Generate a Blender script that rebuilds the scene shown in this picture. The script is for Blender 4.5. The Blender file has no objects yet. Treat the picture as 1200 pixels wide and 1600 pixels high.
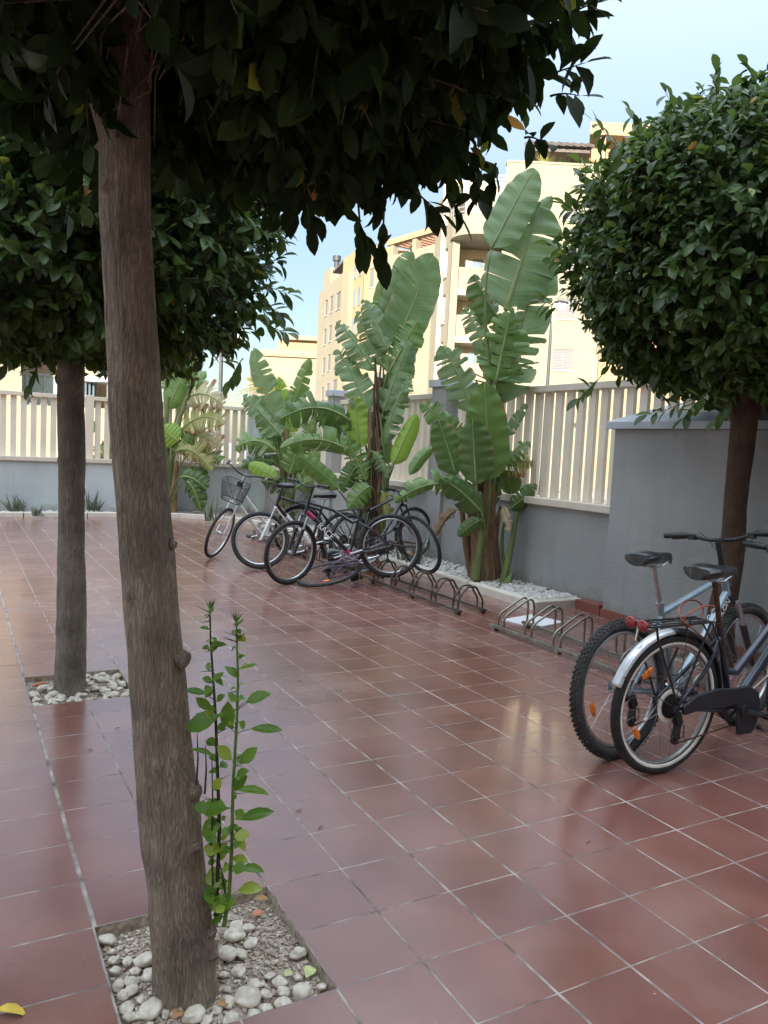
import bpy, bmesh, math, random
import numpy as np
from mathutils import Vector, Matrix, noise

rnd = random.Random(7)
nr = np.random.RandomState(11)
R = math.radians
SC = bpy.context.scene
COL = SC.collection
T = 0.27                       # one floor tile, metres

# ---------------------------------------------------------------- camera
F_PX, PITCH, ROLL, YAW = 1229.44, 0.079807, 0.048509, 0.502337
CAM = Vector((-3.37627 * T, -6.64562 * T, 5.38635 * T))
sy, cy, sp, cp, sr, cr = math.sin(YAW), math.cos(YAW), math.sin(PITCH), math.cos(PITCH), math.sin(ROLL), math.cos(ROLL)
FWD = Vector((sy * cp, cy * cp, -sp)); R0 = Vector((cy, -sy, 0)); U0 = Vector((sy * sp, cy * sp, cp))
RGT = R0 * cr + U0 * sr
UPV = -R0 * sr + U0 * cr
cam_d = bpy.data.cameras.new('camera'); cam = bpy.data.objects.new('camera', cam_d); COL.objects.link(cam)
cam.matrix_world = Matrix((( RGT.x, UPV.x, -FWD.x, CAM.x), (RGT.y, UPV.y, -FWD.y, CAM.y), (RGT.z, UPV.z, -FWD.z, CAM.z), (0, 0, 0, 1)))
cam_d.sensor_fit = 'VERTICAL'; cam_d.sensor_height = 36.0; cam_d.lens = F_PX / 1600 * 36.0
cam_d.clip_start = 0.05; cam_d.clip_end = 3000
SC.camera = cam
SC.render.resolution_x = 768; SC.render.resolution_y = 1024

# ---------------------------------------------------------------- world, sun, exposure
SUN_EL, SUN_AZ = R(12), R(225)            # azimuth clockwise from +Y
w = bpy.data.worlds.new('World'); SC.world = w; w.use_nodes = True
nt = w.node_tree
sky = nt.nodes.new('ShaderNodeTexSky'); sky.sky_type = 'NISHITA'; sky.sun_disc = False
sky.sun_elevation = SUN_EL; sky.sun_rotation = SUN_AZ; sky.air_density = 1.0; sky.dust_density = 1.0; sky.ozone_density = 1.6
bg = nt.nodes['Background']; bg.inputs['Strength'].default_value = 0.15
veil = nt.nodes.new('ShaderNodeMixRGB'); veil.inputs[0].default_value = .86      # thin high cloud evens the clear sky out
# overcast distribution: brighter overhead than at the horizon
gc = nt.nodes.new('ShaderNodeTexCoord'); gs = nt.nodes.new('ShaderNodeSeparateXYZ'); nt.links.new(gc.outputs['Generated'], gs.inputs[0])
gp = nt.nodes.new('ShaderNodeMath'); gp.operation = 'POWER'; gp.inputs[1].default_value = 2.5; gp.use_clamp = True; nt.links.new(gs.outputs['Z'], gp.inputs[0])
gr_ = nt.nodes.new('ShaderNodeMapRange'); gr_.inputs['From Min'].default_value = 0; gr_.inputs['From Max'].default_value = 1; gr_.inputs['To Min'].default_value = .22; gr_.inputs['To Max'].default_value = 5.4
nt.links.new(gp.outputs[0], gr_.inputs['Value'])
vc = nt.nodes.new('ShaderNodeVectorMath'); vc.operation = 'SCALE'; vc.inputs[0].default_value = (.60, .66, .73); nt.links.new(gr_.outputs[0], vc.inputs['Scale'])
nt.links.new(vc.outputs[0], veil.inputs[2])
nt.links.new(sky.outputs[0], veil.inputs[1]); nt.links.new(veil.outputs[0], bg.inputs['Color'])
sd = bpy.data.lights.new('sun', 'SUN'); sd.energy = 2.0; sd.angle = R(0.5); sd.color = (1.0, 0.92, 0.80)
sun = bpy.data.objects.new('sun', sd); COL.objects.link(sun)
sdir = Vector((math.sin(SUN_AZ) * math.cos(SUN_EL), math.cos(SUN_AZ) * math.cos(SUN_EL), math.sin(SUN_EL)))
sun.rotation_euler = sdir.to_track_quat('Z', 'Y').to_euler()
SC.view_settings.view_transform = 'Standard'; SC.view_settings.look = 'None'; SC.view_settings.gamma = 1
SC.view_settings.use_curve_mapping = False
SC.view_settings.exposure = 3.0
SC.cycles.max_bounces = 6; SC.cycles.transparent_max_bounces = 12
SC.cycles.use_denoising = True

# ---------------------------------------------------------------- helpers
def ray(u, v):
    x = (u - 600) / F_PX; y = -(v - 800) / F_PX
    return FWD + RGT * x + UPV * y
def at(u, v, d):
    "world point seen in direction (u,v), d metres ahead of the eye on the level"
    D = ray(u, v); h = D.x * sy + D.y * cy
    return CAM + D * (d / h)
def pt(u, d, z=0.0):
    "plan point: image column u at forward distance d, height z"
    P = at(u, 700, d); return Vector((P.x, P.y, z))
def G(x, y, z=0.0): return Vector((x * T, y * T, z))

def tag(o, label=None, cat=None, group=None, kind=None):
    if label: o['label'] = label
    if cat: o['category'] = cat
    if group: o['group'] = group
    if kind: o['kind'] = kind
    return o
def empty(name, loc=(0, 0, 0), label=None, cat=None, group=None, rotz=0):
    o = bpy.data.objects.new(name, None); COL.objects.link(o); o.location = loc; o.rotation_euler = (0, 0, rotz)
    o.empty_display_size = 0.1
    return tag(o, label, cat, group)

class MB:
    def __init__(s): s.v = []; s.f = []; s.m = []; s.uv = []
    def add(s, vs, fs, mi=0):
        n = len(s.v); s.v += [tuple(p) for p in vs]; s.f += [tuple(i + n for i in f) for f in fs]; s.m += [mi] * len(fs)
    def box(s, c, size, M=None, mi=0):
        hx, hy, hz = size[0] / 2, size[1] / 2, size[2] / 2
        vs = [Vector((x, y, z)) for x in (-hx, hx) for y in (-hy, hy) for z in (-hz, hz)]
        if M is not None: vs = [M @ p for p in vs]
        vs = [p + Vector(c) for p in vs]
        s.add(vs, [(0, 1, 3, 2), (4, 6, 7, 5), (0, 4, 5, 1), (2, 3, 7, 6), (0, 2, 6, 4), (1, 5, 7, 3)], mi)
    def bar(s, a, b, w, h, up=(0, 0, 1), mi=0):
        a, b = Vector(a), Vector(b); d = (b - a); L = d.length
        if L < 1e-6: return
        x = d / L; y = Vector(up).cross(x)
        if y.length < 1e-4: y = Vector((1, 0, 0)).cross(x)
        y.normalize(); z = x.cross(y)
        s.box((a + b) / 2, (L, w, h), Matrix((x, y, z)).transposed(), mi)
    def tube(s, pts, r, seg=8, closed=False, mi=0, cap=True):
        pts = [Vector(p) for p in pts]; n = len(pts)
        rr = r if isinstance(r, (list, tuple)) else [r] * n
        base = len(s.v); prev = None
        for i, p in enumerate(pts):
            if closed: t = pts[(i + 1) % n] - pts[i - 1]
            else: t = pts[min(i + 1, n - 1)] - pts[max(i - 1, 0)]
            if t.length < 1e-9: t = Vector((0, 0, 1))
            t.normalize()
            if prev is None:
                a = t.orthogonal().normalized()
            else:
                a = prev - t * prev.dot(t)
                a = a.normalized() if a.length > 1e-6 else t.orthogonal().normalized()
            prev = a; b = t.cross(a)
            for k in range(seg):
                an = 2 * math.pi * k / seg
                s.v.append(tuple(p + (a * math.cos(an) + b * math.sin(an)) * rr[i]))
        m = n if closed else n - 1
        for i in range(m):
            j = (i + 1) % n
            for k in range(seg):
                k2 = (k + 1) % seg
                s.f.append((base + i * seg + k, base + i * seg + k2, base + j * seg + k2, base + j * seg + k)); s.m.append(mi)
        if cap and not closed:
            s.f.append(tuple(base + k for k in reversed(range(seg)))); s.m.append(mi)
            s.f.append(tuple(base + (n - 1) * seg + k for k in range(seg))); s.m.append(mi)
    def ring(s, c, Rr, w, h, M=None, n=48, prof=8, mi=0):
        "torus about local Y axis, section w (axial) x h (radial)"
        base = len(s.v); c = Vector(c)
        for i in range(n):
            a = 2 * math.pi * i / n
            for k in range(prof):
                b = 2 * math.pi * k / prof
                rad = Rr + math.cos(b) * h
                p = Vector((math.cos(a) * rad, math.sin(b) * w, math.sin(a) * rad))
                if M is not None: p = M @ p
                s.v.append(tuple(p + c))
        for i in range(n):
            j = (i + 1) % n
            for k in range(prof):
                k2 = (k + 1) % prof
                s.f.append((base + i * prof + k, base + j * prof + k, base + j * prof + k2, base + i * prof + k2)); s.m.append(mi)
    def cyl(s, a, b, r, seg=16, mi=0, r2=None): s.tube([a, b], [r, r if r2 is None else r2], seg, mi=mi)
    def blob(s, c, sx, sy_, sz, M=None, lat=6, lon=9, mi=0, jit=0.0, seed=0):
        c = Vector(c); vs = []
        for i in range(lat + 1):
            th = math.pi * i / lat
            for k in range(lon):
                ph = 2 * math.pi * k / lon
                p = Vector((math.sin(th) * math.cos(ph), math.sin(th) * math.sin(ph), math.cos(th)))
                if jit: p *= 1 + jit * noise.noise(p * 1.3 + Vector((seed, seed * 1.7, 0)))
                p = Vector((p.x * sx, p.y * sy_, p.z * sz))
                if M is not None: p = M @ p
                vs.append(p + c)
        fs = []
        for i in range(lat):
            for k in range(lon):
                k2 = (k + 1) % lon
                fs.append((i * lon + k, (i + 1) * lon + k, (i + 1) * lon + k2, i * lon + k2))
        s.add(vs, fs, mi)
    def extrude(s, poly, y0, y1, M=None, mi=0):
        "poly of (x,z) extruded along y"
        n = len(poly); vs = [Vector((p[0], y0, p[1])) for p in poly] + [Vector((p[0], y1, p[1])) for p in poly]
        if M is not None: vs = [M @ v for v in vs]
        fs = [tuple(range(n)), tuple(reversed(range(n, 2 * n)))] + [(i, i + n, (i + 1) % n + n, (i + 1) % n) for i in range(n)]
        s.add(vs, fs, mi)
    def build(s, name, mats, parent=None, smooth=False, bevel=0, mtx=None, loc=None):
        me = bpy.data.meshes.new(name); me.from_pydata(s.v, [], s.f)
        if not isinstance(mats, (list, tuple)): mats = [mats]
        for m in mats: me.materials.append(m)
        if len(mats) > 1: me.polygons.foreach_set('material_index', s.m)
        bm = bmesh.new(); bm.from_mesh(me); bmesh.ops.recalc_face_normals(bm, faces=bm.faces); bm.to_mesh(me); bm.free()
        if smooth:
            me.polygons.foreach_set('use_smooth', [True] * len(me.polygons))
            try: me.set_sharp_from_angle(angle=R(38))
            except Exception: pass
        o = bpy.data.objects.new(name, me); COL.objects.link(o)
        if parent is not None: o.parent = parent
        if mtx is not None: o.matrix_world = mtx
        if loc is not None: o.location = loc
        if bevel:
            b = o.modifiers.new('bevel', 'BEVEL'); b.width = bevel; b.segments = 2; b.limit_method = 'ANGLE'; b.angle_limit = R(40)
        return o

# ---------------------------------------------------------------- materials
def new_mat(name):
    m = bpy.data.materials.new(name); m.use_nodes = True
    return m, m.node_tree.nodes, m.node_tree.links, m.node_tree.nodes['Principled BSDF']
def pmat(name, col, rough=0.6, metal=0.0, var=0.15, scale=6.0, bump=0.0, bscale=60.0, spec=0.5, coat=0.0, stretch=None, col2=None, detail=6):
    m, N, L, B = new_mat(name)
    tc = N.new('ShaderNodeTexCoord'); src = tc.outputs['Object']
    if stretch:
        mp = N.new('ShaderNodeMapping'); mp.inputs['Scale'].default_value = stretch; L.new(src, mp.inputs[0]); src = mp.outputs[0]
    n1 = N.new('ShaderNodeTexNoise'); n1.inputs['Scale'].default_value = scale; n1.inputs['Detail'].default_value = detail
    L.new(src, n1.inputs['Vector'])
    rp = N.new('ShaderNodeValToRGB'); L.new(n1.outputs['Fac'], rp.inputs[0])
    a = col2 if col2 else tuple(c * (1 - var) for c in col); b = col if col2 else tuple(min(1, c * (1 + var)) for c in col)
    rp.color_ramp.elements[0].color = (*a, 1); rp.color_ramp.elements[0].position = 0.32
    rp.color_ramp.elements[1].color = (*b, 1); rp.color_ramp.elements[1].position = 0.68
    L.new(rp.outputs[0], B.inputs['Base Color'])
    B.inputs['Roughness'].default_value = rough; B.inputs['Metallic'].default_value = metal
    B.inputs['Specular IOR Level'].default_value = spec; B.inputs['Coat Weight'].default_value = coat; B.inputs['Coat Roughness'].default_value = 0.15
    if bump:
        n2 = N.new('ShaderNodeTexNoise'); n2.inputs['Scale'].default_value = bscale; n2.inputs['Detail'].default_value = 5; L.new(src, n2.inputs['Vector'])
        bp = N.new('ShaderNodeBump'); bp.inputs['Strength'].default_value = bump; bp.inputs['Distance'].default_value = 0.01
        L.new(n2.outputs['Fac'], bp.inputs['Height']); L.new(bp.outputs[0], B.inputs['Normal'])
    return m

M = {}
M['rubber'] = pmat('tyre_rubber', (.022, .022, .023), .75, var=.4, scale=30, bump=.3, bscale=200)
M['rubber_dusty'] = pmat('dusty_rubber', (.045, .043, .042), .85, var=.4, scale=20, bump=.3, bscale=160)
M['whitewall'] = pmat('cream_tyre_wall', (.74, .71, .64), .7, var=.15, scale=20)
M['alu'] = pmat('brushed_aluminium', (.55, .56, .57), .35, 1, var=.12, scale=30)
M['steel'] = pmat('rack_steel', (.26, .235, .20), .42, .85, var=.35, scale=14, bump=.1)
M['steel_dark'] = pmat('oxidised_rack_steel', (.12, .095, .08), .5, .7, var=.4, scale=14, bump=.1)
M['spoke'] = pmat('spoke_steel', (.35, .35, .36), .35, 1, var=.1)
M['spoke_dark'] = pmat('tarnished_spoke', (.11, .10, .10), .5, .8, var=.2)
M['blackplastic'] = pmat('black_plastic', (.018, .018, .02), .45, var=.3, scale=30, bump=.1, bscale=200)
M['blackpaint'] = pmat('black_frame_paint', (.014, .015, .018), .25, coat=.5, var=.3, scale=12)
M['navy'] = pmat('dark_blue_frame_paint', (.012, .018, .038), .3, coat=.5, var=.3, scale=10)
M['greyblue'] = pmat('silver_blue_frame_paint', (.27, .35, .40), .35, .35, coat=.3, var=.12, scale=10)
M['whitepaint'] = pmat('white_frame_paint', (.72, .72, .70), .3, coat=.4, var=.08, scale=10)
M['magenta'] = pmat('magenta_frame_paint', (.42, .02, .12), .3, coat=.4, var=.15)
M['purple'] = pmat('dull_purple_frame_paint', (.14, .10, .16), .5, var=.3, scale=14)
M['lilac'] = pmat('lilac_frame_paint', (.20, .20, .30), .45, var=.15, scale=14)
M['rust'] = pmat('rusty_metal', (.085, .04, .025), .85, .2, var=.5, scale=40, bump=.4)
M['saddle'] = pmat('saddle_vinyl', (.02, .021, .024), .32, coat=.25, var=.3, scale=18, bump=.08, bscale=150)
M['silver_guard'] = pmat('silver_mudguard', (.74, .77, .80), .3, .45, var=.1, scale=9)
M['red'] = pmat('red_reflector', (.26, .006, .012), .2, coat=.6, var=.15, scale=60)
M['orange'] = pmat('orange_reflector', (.85, .20, .01), .25, coat=.5, var=.15, scale=80)
M['cable'] = pmat('orange_lock_cable', (.30, .075, .03), .4, var=.2)
M['lettering'] = pmat('white_lettering', (.8, .8, .8), .5, var=.03)
M['ink'] = pmat('black_lettering', (.02, .02, .02), .6, var=.03)
M['stone'] = pmat('kerb_stone', (.62, .57, .49), .6, var=.12, scale=5, bump=.15, bscale=40)
M['cream'] = pmat('cream_fence_paint', (.74, .66, .53), .6, var=.06, scale=3, bump=.05)
M['wallblue'] = pmat('bluegrey_render', (.47, .525, .535), .85, var=.07, scale=1.6, bump=.12, bscale=120)
M['wallgrey'] = pmat('grey_render', (.285, .29, .285), .85, var=.10, scale=2.2, bump=.45, bscale=45)
M['capgrey'] = pmat('coping_paint', (.42, .46, .49), .7, var=.08, scale=4, bump=.1)
M['sill'] = pmat('cream_ledge', (.62, .56, .46), .65, var=.08, scale=4, bump=.1)
M['facade'] = None
M['tan'] = pmat('tan_render', (.31, .21, .12), .85, var=.04, scale=1.0)
M['ochre'] = pmat('ochre_render', (.31, .215, .115), .85, var=.05, scale=1.0)
M['shutter'] = pmat('grey_roller_shutter', (.15, .15, .15), .6, var=.05, stretch=(1, 1, 40), scale=1)
M['winframe'] = pmat('white_window_frame', (.34, .33, .31), .5, var=.04)
M['travertine'] = pmat('pinkish_stone_parapet', (.24, .175, .13), .7, var=.18, scale=1.6)
M['roofdark'] = pmat('dark_roof_sheet', (.09, .075, .07), .7, var=.2, scale=3)
M['pergola'] = pmat('pergola_timber', (.45, .23, .14), .7, var=.15, scale=3)
M['asphalt'] = pmat('pale_street', (.32, .30, .27), .9, var=.15, scale=.6, bump=.2)
M['metalrail'] = pmat('balcony_rail', (.42, .42, .42), .4, .6, var=.1)
M['polegrey'] = pmat('lamp_post_paint', (.035, .04, .045), .6, 0.0, var=.1)
M['soil'] = pmat('pale_sandy_soil', (.50, .43, .35), .95, col2=(.24, .18, .14), scale=22, bump=.9, bscale=90)
M['chips'] = pmat('stone_chips', (.55, .47, .38), .9, col2=(.22, .15, .10), scale=60, bump=.3)
M['pebble'] = pmat('white_pebble', (.70, .645, .535), .5, col2=(.46, .40, .31), detail=2, scale=1.1, bump=.05, bscale=8)
M['bedpebble'] = pmat('bed_pebbles', (.62, .61, .58), .6, col2=(.38, .36, .33), scale=12, bump=.1)
M['deadleaf'] = pmat('dry_leaf', (.34, .19, .08), .8, var=.35, scale=30, bump=.2)
M['paleleaf'] = pmat('pale_fallen_leaf', (.52, .56, .24), .6, var=.15, scale=30)
M['yellowleaf'] = pmat('yellow_fallen_leaf', (.62, .45, .05), .5, var=.2, scale=30)
M['terracotta'] = pmat('terracotta_shard', (.55, .22, .12), .8, var=.2, scale=30)
M['marble'] = pmat('white_cover_slab', (.72, .73, .73), .4, var=.08, scale=4)
M['driedsheath'] = pmat('dried_leaf_sheath', (.20, .12, .065), .85, var=.45, scale=8, stretch=(6, 6, .6), bump=.6, bscale=40)
M['stemgreen'] = pmat('green_leaf_stalk', (.16, .22, .07), .5, col2=(.11, .13, .045), scale=5, stretch=(5, 5, .5))
M['stemred'] = pmat('dark_red_stalk', (.07, .025, .02), .6, var=.3, scale=8)
M['thornstem'] = pmat('young_green_shoot', (.10, .19, .035), .5, var=.25, scale=30)
M['darkshoot'] = pmat('older_dark_shoot', (.035, .05, .02), .6, var=.25, scale=30)
M['skirting'] = pmat('terracotta_skirting', (.20, .065, .045), .45, var=.15, scale=5)

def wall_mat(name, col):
    m = pmat(name, col, .85, var=.13, scale=1.1, bump=.45, bscale=45)  # stain mottling; the lighter cloudy patches imitate soft reflected light
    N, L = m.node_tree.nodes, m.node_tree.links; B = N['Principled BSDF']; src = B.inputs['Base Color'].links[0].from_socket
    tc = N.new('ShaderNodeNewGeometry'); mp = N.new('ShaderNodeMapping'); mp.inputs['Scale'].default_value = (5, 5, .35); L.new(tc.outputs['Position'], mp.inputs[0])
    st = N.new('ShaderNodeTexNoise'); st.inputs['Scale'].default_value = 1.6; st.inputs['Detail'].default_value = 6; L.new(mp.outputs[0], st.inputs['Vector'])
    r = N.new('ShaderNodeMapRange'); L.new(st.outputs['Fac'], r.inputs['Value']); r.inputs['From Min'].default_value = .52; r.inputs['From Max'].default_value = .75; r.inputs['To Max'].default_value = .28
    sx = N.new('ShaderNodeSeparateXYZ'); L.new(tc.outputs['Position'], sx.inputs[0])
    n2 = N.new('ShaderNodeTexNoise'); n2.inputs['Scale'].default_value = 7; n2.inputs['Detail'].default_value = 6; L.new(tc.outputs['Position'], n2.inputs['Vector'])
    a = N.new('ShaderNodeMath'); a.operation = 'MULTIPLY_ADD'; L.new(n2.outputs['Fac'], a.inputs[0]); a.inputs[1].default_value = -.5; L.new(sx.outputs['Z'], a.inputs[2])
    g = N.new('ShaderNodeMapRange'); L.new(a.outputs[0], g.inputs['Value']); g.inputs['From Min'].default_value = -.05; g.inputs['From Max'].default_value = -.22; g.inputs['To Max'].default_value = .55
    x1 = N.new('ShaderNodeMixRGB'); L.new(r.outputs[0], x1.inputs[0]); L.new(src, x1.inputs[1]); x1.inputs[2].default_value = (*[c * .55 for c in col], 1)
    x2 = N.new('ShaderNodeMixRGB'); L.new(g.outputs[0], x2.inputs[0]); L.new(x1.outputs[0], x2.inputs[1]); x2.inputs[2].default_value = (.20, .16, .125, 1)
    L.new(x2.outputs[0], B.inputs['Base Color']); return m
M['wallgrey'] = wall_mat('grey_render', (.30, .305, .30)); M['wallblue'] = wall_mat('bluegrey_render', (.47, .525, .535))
def facade_mat(name, col, lines=1.0):
    m, N, L, B = new_mat(name)
    tc = N.new('ShaderNodeTexCoord'); sx = N.new('ShaderNodeSeparateXYZ'); L.new(tc.outputs['Object'], sx.inputs[0])
    mt = N.new('ShaderNodeMath'); mt.operation = 'MULTIPLY'; mt.inputs[1].default_value = 1 / lines; L.new(sx.outputs['Z'], mt.inputs[0])
    fr = N.new('ShaderNodeMath'); fr.operation = 'FRACT'; L.new(mt.outputs[0], fr.inputs[0])
    lt = N.new('ShaderNodeMath'); lt.operation = 'LESS_THAN'; lt.inputs[1].default_value = 0.035; L.new(fr.outputs[0], lt.inputs[0])
    ns = N.new('ShaderNodeTexNoise'); ns.inputs['Scale'].default_value = .35; ns.inputs['Detail'].default_value = 7; L.new(tc.outputs['Object'], ns.inputs['Vector'])
    rp = N.new('ShaderNodeValToRGB'); L.new(ns.outputs['Fac'], rp.inputs[0])
    rp.color_ramp.elements[0].color = (*[c * .93 for c in col], 1); rp.color_ramp.elements[0].position = .35
    rp.color_ramp.elements[1].color = (*col, 1); rp.color_ramp.elements[1].position = .65
    mx = N.new('ShaderNodeMixRGB'); mx.inputs[2].default_value = (*[c * .8 for c in col], 1)
    L.new(lt.outputs[0], mx.inputs[0]); L.new(rp.outputs[0], mx.inputs[1]); L.new(mx.outputs[0], B.inputs['Base Color'])
    B.inputs['Roughness'].default_value = .85
    return m
M['facade'] = facade_mat('cream_facade', (.235, .205, .145), 1.0)
M['recess'] = facade_mat('lightened_recess_facade', (.50, .42, .30), 3.0)  # facade cream lightened to make up for the shade inside the balconies
M['facade_far'] = facade_mat('pale_ochre_facade', (.25, .21, .145), 3.2)

def glass_mat():
    m, N, L, B = new_mat('window_glass')
    B.inputs['Base Color'].default_value = (.10, .14, .17, 1); B.inputs['Roughness'].default_value = .08; B.inputs['Metallic'].default_value = 0
    B.inputs['Specular IOR Level'].default_value = 1.0
    ns = N.new('ShaderNodeTexNoise'); ns.inputs['Scale'].default_value = 2; rp = N.new('ShaderNodeValToRGB'); L.new(ns.outputs[0], rp.inputs[0])
    rp.color_ramp.elements[0].color = (.07, .10, .12, 1); rp.color_ramp.elements[1].color = (.20, .26, .30, 1); L.new(rp.outputs[0], B.inputs['Base Color'])
    return m
M['glass'] = glass_mat()

def tile_mat():
    m, N, L, B = new_mat('red_clay_floor_tiles')
    def mth(op, a, b=None, c=None):
        n = N.new('ShaderNodeMath'); n.operation = op
        for i, x in enumerate((a, b, c)):
            if x is None: continue
            if isinstance(x, (int, float)): n.inputs[i].default_value = x
            else: L.new(x, n.inputs[i])
        return n.outputs[0]
    def noi(scale, det=6, vec=None, rough=.55):
        n = N.new('ShaderNodeTexNoise'); n.inputs['Scale'].default_value = scale; n.inputs['Detail'].default_value = det; n.inputs['Roughness'].default_value = rough
        L.new(vec if vec is not None else tc.outputs['Object'], n.inputs['Vector']); return n
    tc = N.new('ShaderNodeTexCoord')
    # slightly wavering joints
    wob = noi(2.3, 3); wc = N.new('ShaderNodeVectorMath'); wc.operation = 'SUBTRACT'; L.new(wob.outputs['Color'], wc.inputs[0]); wc.inputs[1].default_value = (.5, .5, .5)
    ws = N.new('ShaderNodeVectorMath'); ws.operation = 'SCALE'; L.new(wc.outputs[0], ws.inputs[0]); ws.inputs['Scale'].default_value = .007
    ad = N.new('ShaderNodeVectorMath'); ad.operation = 'ADD'; L.new(tc.outputs['Object'], ad.inputs[0]); L.new(ws.outputs[0], ad.inputs[1])
    sx = N.new('ShaderNodeSeparateXYZ'); L.new(ad.outputs[0], sx.inputs[0])
    X = mth('DIVIDE', sx.outputs['X'], T); Y = mth('DIVIDE', sx.outputs['Y'], T)
    ix = mth('ROUND', X); iy = mth('ROUND', Y)
    dx = mth('ABSOLUTE', mth('SUBTRACT', X, ix)); dy = mth('ABSOLUTE', mth('SUBTRACT', Y, iy))
    # per joint widths
    jn = N.new('ShaderNodeTexWhiteNoise'); jn.noise_dimensions = '1D'; L.new(ix, jn.inputs['W'])
    jy = N.new('ShaderNodeTexWhiteNoise'); jy.noise_dimensions = '1D'; L.new(mth('ADD', iy, 77.3), jy.inputs['W'])
    wide = mth('LESS_THAN', mth('ABSOLUTE', mth('SUBTRACT', ix, -2)), .5)
    wa = mth('ADD', mth('ADD', mth('MULTIPLY', jn.outputs['Value'], .008), .013), mth('MULTIPLY', wide, .016))
    wb = mth('ADD', mth('MULTIPLY', jy.outputs['Value'], .007), .008)
    ga = mth('SUBTRACT', 1.0, mth('SMOOTH_MIN', mth('DIVIDE', dx, wa), 1.0, .0)); gb = mth('SUBTRACT', 1.0, mth('MINIMUM', mth('DIVIDE', dy, wb), 1.0))
    g = mth('MAXIMUM', ga, gb)
    gm = N.new('ShaderNodeMapRange'); gm.inputs['From Min'].default_value = 0; gm.inputs['From Max'].default_value = .35; L.new(g, gm.inputs['Value'])
    # tile identity
    fx = mth('FLOOR', X); fy = mth('FLOOR', Y); cb = N.new('ShaderNodeCombineXYZ'); L.new(fx, cb.inputs[0]); L.new(fy, cb.inputs[1])
    wn = N.new('ShaderNodeTexWhiteNoise'); wn.noise_dimensions = '2D'; L.new(cb.outputs[0], wn.inputs['Vector'])
    big = noi(.55, 3); mid = noi(3.0, 3, rough=.45); fine = noi(120, 4); cl = noi(1.3, 4, rough=.5)
    rp = N.new('ShaderNodeValToRGB'); L.new(mid.outputs['Fac'], rp.inputs[0]); e = rp.color_ramp.elements
    e[0].position = .28; e[0].color = (.165, .063, .050, 1); e[1].position = .72; e[1].color = (.240, .100, .080, 1)
    hv = N.new('ShaderNodeHueSaturation'); L.new(rp.outputs[0], hv.inputs['Color'])
    L.new(mth('ADD', mth('MULTIPLY', wn.outputs['Value'], .17), .92), hv.inputs['Value'])
    L.new(mth('ADD', mth('MULTIPLY', wn.outputs['Value'], .007), .500), hv.inputs['Hue'])
    # chalky dust film in cloudy patches
    dust = N.new('ShaderNodeMapRange'); L.new(cl.outputs['Fac'], dust.inputs['Value']); dust.inputs['From Min'].default_value = .50; dust.inputs['From Max'].default_value = .78; dust.inputs['To Min'].default_value = .0; dust.inputs['To Max'].default_value = .20
    d2 = N.new('ShaderNodeMixRGB'); L.new(dust.outputs[0], d2.inputs[0]); L.new(hv.outputs[0], d2.inputs[1]); d2.inputs[2].default_value = (.42, .34, .30, 1)
    # specks
    vo = N.new('ShaderNodeTexVoronoi'); vo.inputs['Scale'].default_value = 5.5; L.new(tc.outputs['Object'], vo.inputs['Vector'])
    spk = mth('LESS_THAN', vo.outputs['Distance'], .018)
    d3 = N.new('ShaderNodeMixRGB'); L.new(mth('MULTIPLY', spk, .6), d3.inputs[0]); L.new(d2.outputs[0], d3.inputs[1]); d3.inputs[2].default_value = (.6, .55, .5, 1)
    gn = noi(9, 5); gr = N.new('ShaderNodeValToRGB'); L.new(gn.outputs['Fac'], gr.inputs[0]); e = gr.color_ramp.elements
    e[0].position = .35; e[0].color = (.10, .075, .065, 1); e[1].position = .62; e[1].color = (.42, .37, .33, 1)
    mx = N.new('ShaderNodeMixRGB'); L.new(gm.outputs[0], mx.inputs[0]); L.new(d3.outputs[0], mx.inputs[1]); L.new(gr.outputs[0], mx.inputs[2])
    L.new(mx.outputs[0], B.inputs['Base Color'])
    ro = mth('ADD', mth('ADD', mth('MULTIPLY', mid.outputs['Fac'], .14), .15), mth('MULTIPLY', dust.outputs[0], .55))
    ro = mth('ADD', ro, mth('MULTIPLY', gm.outputs[0], .4)); L.new(ro, B.inputs['Roughness'])
    B.inputs['Specular IOR Level'].default_value = .45; B.inputs['Coat Weight'].default_value = .55; B.inputs['Coat Roughness'].default_value = .24; B.inputs['Coat IOR'].default_value = 1.5
    L.new(mth('MAXIMUM', mth('SUBTRACT', .6, gm.outputs[0]), 0), B.inputs['Coat Weight'])
    h = mth('SUBTRACT', mth('MULTIPLY', fine.outputs['Fac'], .05), gm.outputs[0])
    h = mth('ADD', h, mth('MULTIPLY', big.outputs['Fac'], .6))
    h = mth('ADD', h, mth('MULTIPLY', wn.outputs['Value'], .22))
    bp = N.new('ShaderNodeBump'); bp.inputs['Strength'].default_value = .5; bp.inputs['Distance'].default_value = .003
    L.new(h, bp.inputs['Height']); L.new(bp.outputs[0], B.inputs['Normal'])
    return m
M['tiles'] = tile_mat()

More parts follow.
